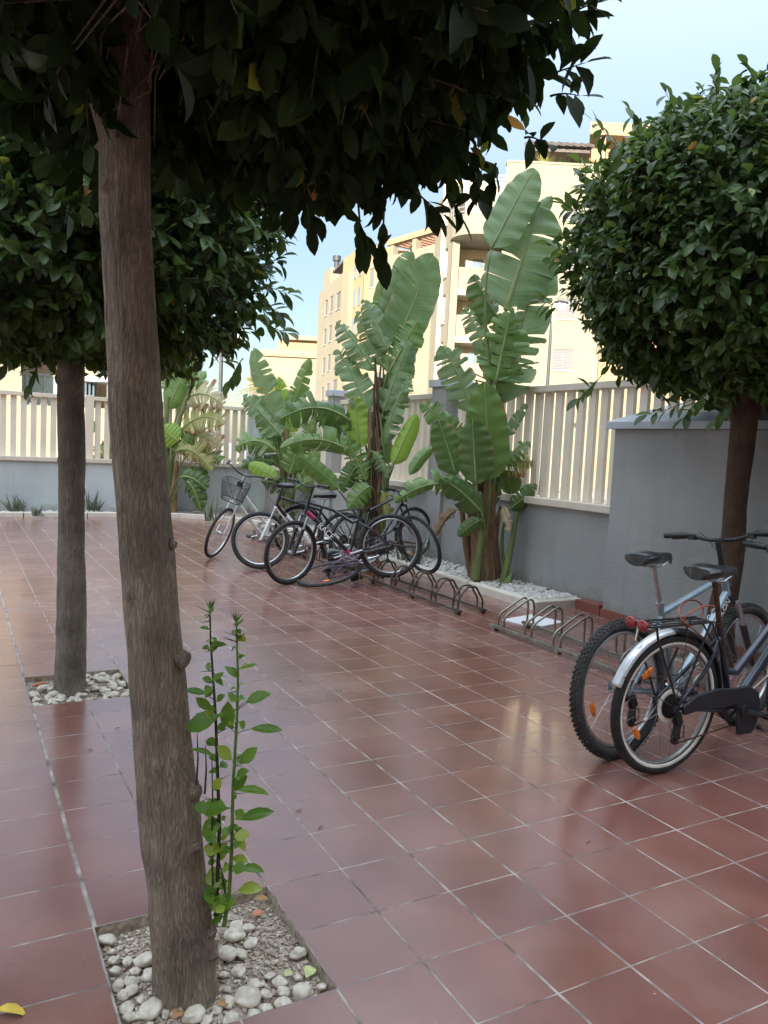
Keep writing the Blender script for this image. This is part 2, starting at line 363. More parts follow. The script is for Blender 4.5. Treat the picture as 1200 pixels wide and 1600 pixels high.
def leaf_mat(name, c_dark, c_light, c_young, rough=.32, trans=.25):
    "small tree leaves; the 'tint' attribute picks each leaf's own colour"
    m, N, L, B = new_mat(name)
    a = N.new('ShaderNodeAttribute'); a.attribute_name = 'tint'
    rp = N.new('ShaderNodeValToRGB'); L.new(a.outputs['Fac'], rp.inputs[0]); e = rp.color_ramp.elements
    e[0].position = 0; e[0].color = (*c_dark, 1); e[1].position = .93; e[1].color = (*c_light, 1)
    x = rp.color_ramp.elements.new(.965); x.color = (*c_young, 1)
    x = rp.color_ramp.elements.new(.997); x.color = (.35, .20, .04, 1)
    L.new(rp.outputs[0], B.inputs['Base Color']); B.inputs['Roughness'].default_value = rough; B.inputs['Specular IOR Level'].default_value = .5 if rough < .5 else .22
    tr = N.new('ShaderNodeBsdfTranslucent'); hs = N.new('ShaderNodeHueSaturation'); hs.inputs['Value'].default_value = 1.6; hs.inputs['Hue'].default_value = .485
    L.new(rp.outputs[0], hs.inputs['Color']); L.new(hs.outputs[0], tr.inputs['Color'])
    ms = N.new('ShaderNodeMixShader'); ms.inputs[0].default_value = trans
    out = [n for n in N if n.type == 'OUTPUT_MATERIAL'][0]
    L.new(B.outputs[0], ms.inputs[1]); L.new(tr.outputs[0], ms.inputs[2]); L.new(ms.outputs[0], out.inputs['Surface'])
    return m
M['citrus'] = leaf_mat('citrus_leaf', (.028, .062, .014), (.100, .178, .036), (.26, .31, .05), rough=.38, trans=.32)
M['citrus_dark'] = leaf_mat('shaded_citrus_leaf', (.013, .028, .008), (.040, .075, .018), (.20, .23, .03), rough=.55, trans=.3)  # darker copy of the leaf colour, near crown's shade painted in
M['shoot_leaf'] = leaf_mat('young_shoot_leaf', (.09, .20, .025), (.17, .32, .04), (.30, .40, .05), trans=.35)

def blade_mat(name, c1, c2, edge=None, rough=.3, trans=.22, dry=.0):
    "big paddle leaf: uv.x along the rib, uv.y across"
    m, N, L, B = new_mat(name)
    uv = N.new('ShaderNodeUVMap'); uv.uv_map = 'UVMap'
    sx = N.new('ShaderNodeSeparateXYZ'); L.new(uv.outputs[0], sx.inputs[0])
    def mth(op, a, b=None):
        n = N.new('ShaderNodeMath'); n.operation = op
        for i, x in enumerate((a, b)):
            if x is None: continue
            if isinstance(x, (int, float)): n.inputs[i].default_value = x
            else: L.new(x, n.inputs[i])
        return n.outputs[0]
    ay = mth('ABSOLUTE', sx.outputs['Y'])
    s = mth('SUBTRACT', sx.outputs['X'], mth('MULTIPLY', ay, .06))
    cb = N.new('ShaderNodeCombineXYZ'); L.new(mth('MULTIPLY', s, 130), cb.inputs[0]); L.new(mth('MULTIPLY', sx.outputs['Y'], .7), cb.inputs[1])
    ns = N.new('ShaderNodeTexNoise'); ns.inputs['Scale'].default_value = 1.0; ns.inputs['Detail'].default_value = 3; L.new(cb.outputs[0], ns.inputs['Vector'])
    tc = N.new('ShaderNodeTexCoord'); nb = N.new('ShaderNodeTexNoise'); nb.inputs['Scale'].default_value = 5; nb.inputs['Detail'].default_value = 5; L.new(tc.outputs['Object'], nb.inputs['Vector'])
    mixf = mth('ADD', mth('MULTIPLY', ns.outputs['Fac'], .75), mth('MULTIPLY', nb.outputs['Fac'], .35))
    rp = N.new('ShaderNodeValToRGB'); L.new(mixf, rp.inputs[0]); e = rp.color_ramp.elements
    e[0].position = .36; e[0].color = (*c1, 1); e[1].position = .72; e[1].color = (*c2, 1)
    col = rp.outputs[0]
    if edge:
        ed = N.new('ShaderNodeMapRange'); L.new(mth('ADD', ay, mth('MULTIPLY', mth('SUBTRACT', nb.outputs['Fac'], .5), .9)), ed.inputs['Value'])
        ed.inputs['From Min'].default_value = .955 - dry; ed.inputs['From Max'].default_value = 1.08 - dry
        mx = N.new('ShaderNodeMixRGB'); L.new(ed.outputs[0], mx.inputs[0]); L.new(col, mx.inputs[1]); mx.inputs[2].default_value = (*edge, 1); col = mx.outputs[0]
    L.new(col, B.inputs['Base Color']); B.inputs['Roughness'].default_value = rough
    bp = N.new('ShaderNodeBump'); bp.inputs['Strength'].default_value = .55; bp.inputs['Distance'].default_value = .006
    L.new(ns.outputs['Fac'], bp.inputs['Height']); L.new(bp.outputs[0], B.inputs['Normal'])
    tr = N.new('ShaderNodeBsdfTranslucent'); hs = N.new('ShaderNodeHueSaturation'); hs.inputs['Value'].default_value = 1.5; hs.inputs['Hue'].default_value = .49
    L.new(col, hs.inputs['Color']); L.new(hs.outputs[0], tr.inputs['Color'])
    ms = N.new('ShaderNodeMixShader'); ms.inputs[0].default_value = trans
    out = [n for n in N if n.type == 'OUTPUT_MATERIAL'][0]
    L.new(B.outputs[0], ms.inputs[1]); L.new(tr.outputs[0], ms.inputs[2]); L.new(ms.outputs[0], out.inputs['Surface'])
    return m
BR = (.28, .13, .05)
M['bl_dark'] = blade_mat('dark_paddle_leaf', (.050, .105, .024), (.10, .18, .045), BR)
M['bl_mid'] = blade_mat('green_paddle_leaf', (.085, .165, .035), (.165, .27, .07), BR)
M['bl_grey'] = blade_mat('greygreen_paddle_leaf', (.105, .18, .07), (.20, .30, .135), (.3, .26, .14))
M['bl_lite'] = blade_mat('bright_paddle_leaf', (.17, .31, .03), (.30, .44, .08), None, trans=.3)
M['bl_yell'] = blade_mat('yellowing_paddle_leaf', (.20, .22, .05), (.38, .36, .13), (.34, .15, .05), dry=.15)
M['bl_tan'] = blade_mat('drying_paddle_leaf', (.26, .23, .10), (.46, .40, .23), (.30, .17, .10), dry=.30)
M['bl_dry'] = blade_mat('dead_paddle_leaf', (.16, .085, .045), (.34, .21, .13), (.12, .06, .03), rough=.85, trans=.08)
M['bl_pale'] = blade_mat('pale_dead_leaf', (.42, .33, .22), (.60, .50, .36), (.25, .12, .05), rough=.8, trans=.15)
M['rib'] = pmat('leaf_midrib', (.22, .28, .11), .5, var=.15, scale=9)

def bark_mat(name, c1, c2, c3, vs=1.0):
    m, N, L, B = new_mat(name)
    tc = N.new('ShaderNodeTexCoord'); mp = N.new('ShaderNodeMapping'); mp.inputs['Scale'].default_value = (1, 1, .14); L.new(tc.outputs['Object'], mp.inputs[0])
    n0 = N.new('ShaderNodeTexNoise'); n0.inputs['Scale'].default_value = 22 * vs; n0.inputs['Detail'].default_value = 3; L.new(mp.outputs[0], n0.inputs['Vector'])
    av = N.new('ShaderNodeMixRGB'); av.blend_type = 'ADD'; av.inputs[0].default_value = .045; L.new(mp.outputs[0], av.inputs[1]); L.new(n0.outputs['Color'], av.inputs[2])
    ridge = N.new('ShaderNodeTexNoise'); ridge.inputs['Scale'].default_value = 260 * vs; ridge.inputs['Detail'].default_value = 3; ridge.inputs['Roughness'].default_value = .5; L.new(av.outputs[0], ridge.inputs['Vector'])
    big = N.new('ShaderNodeTexNoise'); big.inputs['Scale'].default_value = 7; big.inputs['Detail'].default_value = 8; L.new(tc.outputs['Object'], big.inputs['Vector'])
    rp = N.new('ShaderNodeValToRGB'); L.new(big.outputs['Fac'], rp.inputs[0]); e = rp.color_ramp.elements
    e[0].position = .33; e[0].color = (*c1, 1); e[1].position = .6; e[1].color = (*c2, 1); x = e.new(.75); x.color = (*c3, 1)
    r2 = N.new('ShaderNodeValToRGB'); L.new(ridge.outputs['Fac'], r2.inputs[0]); e = r2.color_ramp.elements
    e[0].position = .38; e[0].color = (.30, .27, .25, 1); e[1].position = .58; e[1].color = (1, 1, 1, 1)
    mx = N.new('ShaderNodeMixRGB'); mx.blend_type = 'MULTIPLY'; mx.inputs[0].default_value = .5; L.new(rp.outputs[0], mx.inputs[1]); L.new(r2.outputs[0], mx.inputs[2])
    vo = N.new('ShaderNodeTexVoronoi'); vo.inputs['Scale'].default_value = 26; L.new(tc.outputs['Object'], vo.inputs['Vector'])
    sp_ = N.new('ShaderNodeMath'); sp_.operation = 'LESS_THAN'; sp_.inputs[1].default_value = .09; L.new(vo.outputs['Distance'], sp_.inputs[0])
    m2 = N.new('ShaderNodeMixRGB'); m2.inputs[2].default_value = (.34, .28, .21, 1); sm = N.new('ShaderNodeMath'); sm.operation = 'MULTIPLY'; sm.inputs[1].default_value = .45; L.new(sp_.outputs[0], sm.inputs[0])
    L.new(sm.outputs[0], m2.inputs[0]); L.new(mx.outputs[0], m2.inputs[1]); L.new(m2.outputs[0], B.inputs['Base Color'])
    B.inputs['Roughness'].default_value = .8
    bp = N.new('ShaderNodeBump'); bp.inputs['Strength'].default_value = .8; bp.inputs['Distance'].default_value = .006
    L.new(r2.outputs[0], bp.inputs['Height']); b2 = N.new('ShaderNodeBump'); b2.inputs['Strength'].default_value = .6; b2.inputs['Distance'].default_value = .01
    L.new(big.outputs['Fac'], b2.inputs['Height']); L.new(bp.outputs[0], b2.inputs['Normal']); L.new(b2.outputs[0], B.inputs['Normal'])
    return m
M['bark'] = bark_mat('orange_tree_bark', (.20, .158, .118), (.34, .272, .20), (.40, .33, .255))
M['bark_grey'] = bark_mat('grey_tree_bark', (.15, .13, .10), (.29, .255, .205), (.35, .31, .255), .8)
M['bark_red'] = bark_mat('reddish_tree_bark', (.07, .036, .02), (.12, .068, .04), (.15, .095, .06))
M['twig'] = pmat('green_twig', (.045, .06, .02), .7, var=.3)

# ================================================================ SETTING
# big ground sheet outside, well below the patio slab
mb = MB(); mb.add([(-900, -900, -.30), (900, -900, -.30), (900, 900, -.30), (-900, 900, -.30)], [(0, 1, 2, 3)])
tag(mb.build('street_ground', M['asphalt']), kind='structure')
# tiled patio with three tree pits left open
PITS = [(-2.0, 0.0, 0.0, 2.0), (-2.0, 9.85, 0.0, 11.9), (14.0, 6.4, 15.85, 8.5)]     # x0,y0,x1,y1 in tiles
def patio():
    x0, x1, y0, y1 = -34.0, 17.3, -24.0, 49.4
    xs = sorted({x0, x1, *[p[0] for p in PITS], *[p[2] for p in PITS]}); ys = sorted({y0, y1, *[p[1] for p in PITS], *[p[3] for p in PITS]})
    mb = MB(); idx = {}
    def vid(x, y, z=0):
        k = (x, y, z)
        if k not in idx: idx[k] = len(mb.v); mb.v.append((x * T, y * T, z))
        return idx[k]
    for i in range(len(xs) - 1):
        for j in range(len(ys) - 1):
            cx, cy_ = (xs[i] + xs[i + 1]) / 2, (ys[j] + ys[j + 1]) / 2
            if any(p[0] < cx < p[2] and p[1] < cy_ < p[3] for p in PITS): continue
            mb.f.append((vid(xs[i], ys[j]), vid(xs[i + 1], ys[j]), vid(xs[i + 1], ys[j + 1]), vid(xs[i], ys[j + 1]))); mb.m.append(0)
    for p in PITS:                      # pit side walls
        c = [(p[0], p[1]), (p[2], p[1]), (p[2], p[3]), (p[0], p[3])]
        for a, b in zip(c, c[1:] + c[:1]):
            mb.add([(a[0] * T, a[1] * T, -.001), (b[0] * T, b[1] * T, -.001), (b[0] * T, b[1] * T, -.12), (a[0] * T, a[1] * T, -.12)], [(0, 1, 2, 3)], 1)
    return tag(mb.build('patio_floor', [M['tiles'], M['chips']]), kind='structure')
patio()
def pit_soil(i, p, name_extra):
    n = 40; mb = MB(); x0, y0, x1, y1 = [q * T for q in p]
    for a in range(n + 1):
        for b in range(n + 1):
            x = x0 + (x1 - x0) * a / n; y = y0 + (y1 - y0) * b / n
            z = -.035 + .012 * noise.fractal(Vector((x * 5, y * 5, i)), 1, 2, 4) + .004 * noise.noise(Vector((x * 60, y * 60, 2)))
            mb.v.append((x, y, z))
    for a in range(n):
        for b in range(n):
            q = a * (n + 1) + b; mb.f.append((q, q + n + 1, q + n + 2, q + 1)); mb.m.append(0)
    tag(mb.build('soil', M['soil'], smooth=True), kind='structure')
    # loose chips and litter
    mb = MB()
    for _ in range(2600 if i == 0 else 500):
        x, y = rnd.uniform(x0 + .01, x1 - .01), rnd.uniform(y0 + .01, y1 - .01)
        s = rnd.uniform(.0025, .008) * (1 if i == 0 else 1.3)
        z = -.033 + .012 * noise.fractal(Vector((x * 5, y * 5, i)), 1, 2, 4)
        Mx = Matrix.Rotation(rnd.uniform(0, 6.3), 3, 'Z') @ Matrix.Rotation(rnd.uniform(-.8, .8), 3, 'X')
        mb.box((x, y, z + s * .3), (s * rnd.uniform(1, 2.2), s, s * rnd.uniform(.3, .8)), Mx, rnd.choice((0, 0, 1)))
    tag(mb.build('gravel_chips', [M['chips'], M['pebble']]), 'fine pale stone chips and bark litter covering the soil of the ' + name_extra, 'gravel', kind='stuff')
pit_soil(0, PITS[0], 'nearest square tree pit'); pit_soil(1, PITS[1], 'second tree pit on the left'); pit_soil(2, PITS[2], 'tree pit behind the right-hand bicycles')

# pebbles: every large one its own thing
def pebble_mesh(k):
    mb = MB(); mb.blob((0, 0, 0), 1, rnd.uniform(.68, .92), rnd.uniform(.5, .68), None, 14, 22, jit=.26, seed=k * 3.1)
    return mb
PEB = []
for k in range(9):
    mb = pebble_mesh(k); o = mb.build('white_pebble', M['pebble'], smooth=True); PEB.append(o)
pebble_used = [False] * 9
def pebble(x, y, z, s, label, group):
    k = rnd.randrange(9); src = PEB[k]
    if not pebble_used[k]: o = src; pebble_used[k] = True
    else: o = src.copy(); COL.objects.link(o)
    o.location = (x, y, z); o.scale = (s,) * 3; o.rotation_euler = (rnd.uniform(-.3, .3), rnd.uniform(-.3, .3), rnd.uniform(0, 6.28))
    tag(o, label, 'pebble', group); return o
def px_floor(u, v, z=0.0):
    D = ray(u, v); t = (z - CAM.z) / D.z; P = CAM + D * t; return P
near = [(168, 1468, 14), (228, 1500, 18), (205, 1533, 12), (185, 1538, 11), (182, 1556, 10), (205, 1546, 12), (235, 1523, 15), (190, 1577, 12), (195, 1590, 12),
        (238, 1578, 20), (259, 1581, 9), (303, 1586, 20), (275, 1578, 11), (366, 1461, 18), (369, 1446, 12), (388, 1449, 11), (393, 1473, 13), (356, 1490, 16), (377, 1489, 12),
        (372, 1516, 12), (397, 1536, 11), (387, 1560, 21), (357, 1564, 13), (361, 1592, 14), (396, 1583, 12), (437, 1533, 12), (443, 1547, 10), (441, 1565, 12), (466, 1489, 15),
        (472, 1550, 18), (421, 1523, 9), (415, 1552, 12), (417, 1575, 11), (466, 1525, 8), (502, 1540, 9), (355, 1543, 7), (180, 1515, 10), (200, 1500, 9), (212, 1515, 9),
        (340, 1575, 10), (322, 1592, 10), (425, 1588, 12), (170, 1500, 9), (408, 1535, 7), (222, 1560, 10), (350, 1520, 8), (430, 1500, 6), (455, 1575, 8), (478, 1535, 6), (405, 1595, 9), (215, 1585, 10), (175, 1485, 7)]
for u, v, r in near:
    P = px_floor(u, v, -.02); s = r / F_PX * (P - CAM).length * .84
    if not (-2 * T + .02 < P.x < -.02 and .02 - .0 < P.y < 2 * T): P.x = min(max(P.x, -2 * T + .03), -.03); P.y = min(max(P.y, .03), 2 * T - .03)
    pebble(P.x, P.y, -.03 + s * .35, s, 'smooth white pebble lying in the nearest square tree pit', 'white pebbles in the nearest tree pit')
cnt = 0
while cnt < 95:
    x = rnd.uniform(-1.95, -.05); y = rnd.uniform(9.95, 11.8)
    if math.hypot(x + 1.15, y - 10.95) < .34: continue
    if x < -1.35 and y > 11.2 and rnd.random() < .6: continue
    s = rnd.uniform(.013, .032); pebble(x * T, y * T, -.03 + s * .4 + (.015 if rnd.random() < .3 else 0), s, 'small white pebble in the second tree pit behind the big trunk', 'white pebbles in the second tree pit'); cnt += 1

# ---- kerb and gravel bed along the walls
kerb_path = [(-34, 47.6), (8.2, 47.6), (10.2, 47.1), (11.9, 45.9), (13.2, 44.2), (14.1, 42.0), (14.5, 39.5), (14.5, 14.6), (16.75, 14.6)]
def offset_path(P, d):
    out = []
    for i in range(len(P)):
        a = Vector((*P[max(i - 1, 0)], 0)); b = Vector((*P[i], 0)); c = Vector((*P[min(i + 1, len(P) - 1)], 0))
        n1 = (b - a).normalized() if i > 0 else (c - b).normalized(); n2 = (c - b).normalized() if i < len(P) - 1 else n1
        k = Vector((-n1.y, n1.x, 0)) + Vector((-n2.y, n2.x, 0)); k.normalize(); q = k.dot(Vector((-n1.y, n1.x, 0)))
        out.append((b.x + k.x * d / q, b.y + k.y * d / q))
    return out
KW = .42; KH = .085
inner = offset_path(kerb_path, KW)
def kerb_piece(name, i0, i1):
    mb = MB()
    for i in range(i0, i1):
        a, b, c, d = kerb_path[i], kerb_path[i + 1], inner[i + 1], inner[i]
        n = max(1, int(math.hypot(b[0] - a[0], b[1] - a[1]) / 3.7))
        for k in range(n):
            f0, f1 = k / n, (k + 1) / n - (.0012 if n > 1 else 0)
            L = lambda p, q, f: (p[0] + (q[0] - p[0]) * f, p[1] + (q[1] - p[1]) * f)
            p = [L(a, b, f0), L(a, b, f1), L(d, c, f1), L(d, c, f0)]
            vs = [(x * T, y * T, z) for z in (-.02, KH) for x, y in p]
            mb.add(vs, [(0, 1, 2, 3), (7, 6, 5, 4), (0, 4, 5, 1), (1, 5, 6, 2), (2, 6, 7, 3), (3, 7, 4, 0)])
    return tag(mb.build(name, M['stone'], bevel=.012), kind='structure')
kerb_piece('kerb', 0, 8)
# gravel bed sheet
mb = MB(); outer = [(-34, 49.4), (8.8, 49.4), (12, 49.4), (15, 49.4), (16.9, 49.4), (16.9, 47), (16.9, 40), (16.9, 15.0), (16.9, 15.02)]
for i in range(7):
    a, b, c, d = inner[i], inner[i + 1], outer[i + 1], outer[i]
    mb.add([(x * T, y * T, .05) for x, y in (a, b, c, d)], [(0, 1, 2, 3)])
tag(mb.build('soil_bed', M['soil']), kind='structure')
mb = MB()
def bed_stone(x, y, big=1.0):
    s = rnd.uniform(.012, .028) * big
    Mx = Matrix.Rotation(rnd.uniform(0, 6.3), 3, 'Z') @ Matrix.Rotation(rnd.uniform(-.4, .4), 3, 'X')
    mb.blob((x * T, y * T, .055 + s * .4 + rnd.uniform(0, .018)), s * 1.3, s * .95, s * .65, Mx, 4, 6)
for _ in range(2600):
    y = 15.1 + (rnd.random() ** 1.7) * 27; bed_stone(rnd.uniform(14.95, 16.85), y)
for _ in range(260): bed_stone(rnd.uniform(-8, 12), rnd.uniform(48.1, 49.3))
tag(mb.build('gravel', M['bedpebble'], smooth=True), 'loose pale gravel filling the planting bed behind the kerb', 'gravel', kind='stuff')

# ---- walls and fences
WX = 16.9
def box_thing(name, x0, x1, y0, y1, z0, z1, mat, bevel=0.0, parent=None):
    mb = MB(); mb.box(((x0 + x1) / 2 * T, (y0 + y1) / 2 * T, (z0 + z1) / 2), ((x1 - x0) * T, (y1 - y0) * T, z1 - z0)); return mb.build(name, mat, parent, bevel=bevel)
LZ = 3.78 * T; RZ = 8.2 * T; RZB = 7.95 * T
t = empty('low_wall', G(17.4, 30), 'low grey rendered wall with cream ledge behind the bike racks', 'wall')
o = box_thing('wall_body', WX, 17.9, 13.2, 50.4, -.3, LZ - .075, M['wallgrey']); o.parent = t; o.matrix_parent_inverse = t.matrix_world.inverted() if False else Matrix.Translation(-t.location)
def adopt(o, p): o.parent = p; o.matrix_parent_inverse = Matrix.Translation(-p.location); return o
adopt(o, t)
adopt(box_thing('ledge', WX - .22, 18.1, 13.2, 49.2, LZ - .075, LZ, M['sill'], .008), t)
t = empty('low_wall', G(-8, 50), 'low pale blue-grey wall closing the far side of the courtyard', 'wall')
adopt(box_thing('wall_body', -36, WX - .01, 49.4, 50.4, -.3, LZ - .075, M['wallblue']), t)
adopt(box_thing('ledge', -36, WX - .25, 49.2, 50.6, LZ - .075, LZ, M['sill'], .008), t)

def slats(mb, axis, fixed, a0, a1, z0, z1, pitch, wdt, dep, skip=()):
    n = int((a1 - a0) / pitch)
    for k in range(n):
        c = a0 + (k + .5) * pitch
        if any(s0 < c < s1 for s0, s1 in skip): continue
        if axis == 'y': mb.box((fixed * T, c * T, (z0 + z1) / 2), (dep, wdt, z1 - z0))
        else: mb.box((c * T, fixed * T, (z0 + z1) / 2), (wdt, dep, z1 - z0))
COLS = [(24.5, 25.7), (36.9, 37.7), (48.7, 50.4)]
segs = [(10.2, 24.5), (25.7, 36.9), (37.7, 48.7)]
names = ['nearest run of cream slatted fence on the right-hand wall', 'middle run of cream slatted fence between the two grey posts', 'far run of cream slatted fence near the courtyard corner']
for (a0, a1), nm in zip(segs, names):
    t = empty('slatted_fence', G(17.4, (a0 + a1) / 2, LZ), nm, 'fence')
    mb = MB(); slats(mb, 'y', 17.4, a0, a1, LZ, RZ - .07, .62, .095, .045); adopt(mb.build('slat_panel', M['cream'], bevel=.003), t)
    adopt(box_thing('top_rail', 17.1, 17.75, a0 + .01, a1 - .01, RZ - .07, RZ, M['sill'], .006), t)
for i, (a0, a1) in enumerate(COLS):
    t = empty('fence_post', G(17.2, (a0 + a1) / 2), ['square grey rendered post behind the right-hand giant plant', 'square grey rendered post behind the tall middle plant', 'grey rendered corner post where the two fences meet'][i], 'post')
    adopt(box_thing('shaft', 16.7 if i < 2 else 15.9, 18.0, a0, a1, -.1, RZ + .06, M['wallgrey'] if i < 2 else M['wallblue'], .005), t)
    adopt(box_thing('cap', (16.7 if i < 2 else 15.9) - .12, 18.15, a0 - .15, a1 + .15, RZ + .06, RZ + .16, M['capgrey'], .008), t)
fsegs = [(-34.5, 4.4), (4.9, 15.8)]
for (a0, a1), nm in zip(fsegs, ['long run of cream slatted fence on the far left wall', 'run of cream slatted fence behind the arching leaves by the corner post']):
    t = empty('slatted_fence', G((a0 + a1) / 2, 49.9, LZ), nm, 'fence')
    mb = MB(); slats(mb, 'x', 49.9, a0, a1, LZ, RZB - .07, .60, .095, .045); adopt(mb.build('slat_panel', M['cream'], bevel=.003), t)
    adopt(box_thing('top_rail', a0, a1, 49.6, 50.2, RZB - .07, RZB, M['cream'], .006), t)
    if a0 < 0: adopt(box_thing('end_post', a1 - .01, a1 + .5, 49.62, 50.18, LZ, RZB + .02, M['cream'], .006), t)

# ---- rendered block with sloping lid, right
t = empty('rendered_block', G(18, 8), 'large rough grey rendered block with sloping pale lid behind the right-hand tree', 'block')
BX, BY, BZ = 16.18, 13.07, 6.42 * T
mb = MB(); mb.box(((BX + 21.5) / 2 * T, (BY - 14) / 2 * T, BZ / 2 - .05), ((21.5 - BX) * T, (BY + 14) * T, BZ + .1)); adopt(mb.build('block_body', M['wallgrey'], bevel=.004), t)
mb = MB(); x0, x1, y0, y1 = (BX - .22) * T, 19.2 * T, -14.2 * T, (BY + .22) * T; z = BZ + .002
mb.add([(x0, y0, z), (x1, y0, z), (x1, y1, z), (x0, y1, z), (x0, y0, z + .065), (x1, y0, z + .30), (x1, y1, z + .30), (x0, y1, z + .065)],
       [(0, 3, 2, 1), (4, 5, 6, 7), (0, 4, 7, 3), (1, 2, 6, 5), (0, 1, 5, 4), (3, 7, 6, 2)]); adopt(mb.build('sloping_lid', M['capgrey'], bevel=.006), t)
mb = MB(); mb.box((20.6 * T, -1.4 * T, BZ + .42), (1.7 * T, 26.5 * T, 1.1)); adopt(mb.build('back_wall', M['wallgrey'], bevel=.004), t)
mb = MB(); mb.box(((BX - .04) * T, -.5 * T, .04), (.07 * T, 27.2 * T, .08)); adopt(mb.build('skirting', M['skirting']), t)
mb = MB(); mb.box(((16.5) * T, 13.9 * T, .045), (.5 * T, 1.2 * T, .10)); tag(mb.build('kerb_end_block', M['skirting'], bevel=.004), 'short terracotta tiled end piece between the kerb and the rendered block', 'kerb end')
mb = MB(); a = kerb_path[7]; mb.box((15.45 * T, 14.82 * T, .0325), (1.85 * T, .42 * T, .105)); tag(mb.build('kerb_return', M['stone'], bevel=.012), kind='structure')

# ================================================================ BUILDINGS
def wall_grid(mb, O, X, width, z0, z1, ops, thick=.3, mi=0, mi_rev=0):
    "wall face with real openings. O plan origin, X unit plan dir; ops: (x0,x1,z0,z1). inward = +N"
    N_ = Vector((-X.y, X.x, 0))
    if N_.dot(O + X * width / 2 - CAM) < 0: N_ = -N_
    xs = sorted({0, width, *[o[0] for o in ops], *[o[1] for o in ops]}); zs = sorted({z0, z1, *[o[2] for o in ops], *[o[3] for o in ops]})
    P = lambda x, z, d=0: O + X * x + N_ * d + Vector((0, 0, z))
    for i in range(len(xs) - 1):
        for j in range(len(zs) - 1):
            cx, cz = (xs[i] + xs[i + 1]) / 2, (zs[j] + zs[j + 1]) / 2
            if any(o[0] < cx < o[1] and o[2] < cz < o[3] for o in ops): continue
            mb.add([P(xs[i], zs[j]), P(xs[i + 1], zs[j]), P(xs[i + 1], zs[j + 1]), P(xs[i], zs[j + 1])], [(0, 1, 2, 3)], mi)
    for a, b, c, d in ops:
        mb.add([P(a, c), P(b, c), P(b, d), P(a, d), P(a, c, thick), P(b, c, thick), P(b, d, thick), P(a, d, thick)],
               [(0, 4, 5, 1), (1, 5, 6, 2), (2, 6, 7, 3), (3, 7, 4, 0)], mi_rev)
    return N_
def window(parent, O, X, N_, a, b, c, d, inset=.14, shutter=1.0, fr=.07):
    Z = Vector((0, 0, 1)); P = lambda x, z, q: O + X * x + N_ * q + Vector((0, 0, z))
    mb = MB()
    for p, q in ((P(a, c + fr / 2, inset), P(b, c + fr / 2, inset)), (P(a, d - fr / 2, inset), P(b, d - fr / 2, inset))): mb.bar(p, q, fr, fr)
    for p, q in ((P(a + fr / 2, c, inset), P(a + fr / 2, d, inset)), (P(b - fr / 2, c, inset), P(b - fr / 2, d, inset)), (P((a + b) / 2, c, inset), P((a + b) / 2, d, inset))): mb.bar(p, q, fr, fr, N_)
    f = adopt(mb.build('window', M['winframe']), parent)
    mb = MB(); mb.bar(P(a, (c + d) / 2, inset + .05), P(b, (c + d) / 2, inset + .05), .02, d - c, Z)
    g = mb.build('pane', M['glass']); g.parent = f; g.matrix_parent_inverse = Matrix.Identity(4)
    g.matrix_parent_inverse = Matrix.Translation(-Vector(parent.location)) @ Matrix.Translation(Vector((0, 0, 0))) if False else Matrix.Identity(4)
    if shutter > 0:
        zt = d - (d - c) * shutter; mb = MB(); n = max(2, int((d - zt) / .09))
        for k in range(n):
            zz = d - (k + .5) * (d - zt) / n; mb.bar(P(a + .02, zz, inset - .05), P(b - .02, zz, inset - .05), .03, (d - zt) / n * .86, Z)
        s_ = mb.build('shutter', M['shutter']); s_.parent = f
    mb = MB(); mb.bar(P(a - .06, c - .03, -.02), P(b + .06, c - .03, -.02), .14, .06, Z); s_ = mb.build('sill', M['winframe']); s_.parent = f
    return f

# --- main apartment block (front faces the courtyard)
dA = 47.0
A0, A1 = pt(766, dA), pt(925, dA)
XA = (A1 - A0).normalized(); WA = (A1 - A0).length; NA = Vector((FWD.x, FWD.y, 0)).normalized()
blk = empty('apartment_building', (0, 0, 0), 'cream apartment block with curved top balcony and stone balcony parapets', 'building')
def hz(u, v, d): return at(u, v, d).z
zroof = hz(866, 257, dA)
ops = []; win = []
for k, (vt, vb) in enumerate([(324, 343), (389, 421), (466, 498), (545, 578)]):
    a = (pt(855, dA) - A0).length; b = (pt(886, dA) - A0).length
    ops.append((a, b, hz(870, vb, dA), hz(870, vt, dA)))
mb = MB(); Nn = wall_grid(mb, A0, XA, WA, -.3, zroof, ops)
mb.bar(A0 + Vector((0, 0, zroof + .06)) + NA * .3, A1 + Vector((0, 0, zroof + .06)) + NA * .3, .7, .12)
b0, b1 = A0 + NA * 8, A1 + NA * 8
adopt(mb.build('wall', M['facade']), blk)
for o_ in ops: window(blk, A0, XA, Nn, *o_)
# tan wing further right
T0, T1 = pt(925, dA + 1.2), pt(1120, dA + 1.2); mb = MB(); zt = hz(940, 205, dA + 1)
to = [((pt(912 + 18, dA + 1.2) - T0).length, (pt(950, dA + 1.2) - T0).length, hz(935, 300, dA), hz(935, 279, dA))]
Nn = wall_grid(mb, T0, (T1 - T0).normalized(), (T1 - T0).length, -.3, hz(940, 262, dA), to)
adopt(mb.build('wall', M['tan']), blk); window(blk, T0, (T1 - T0).normalized(), Nn, *to[0], shutter=0)
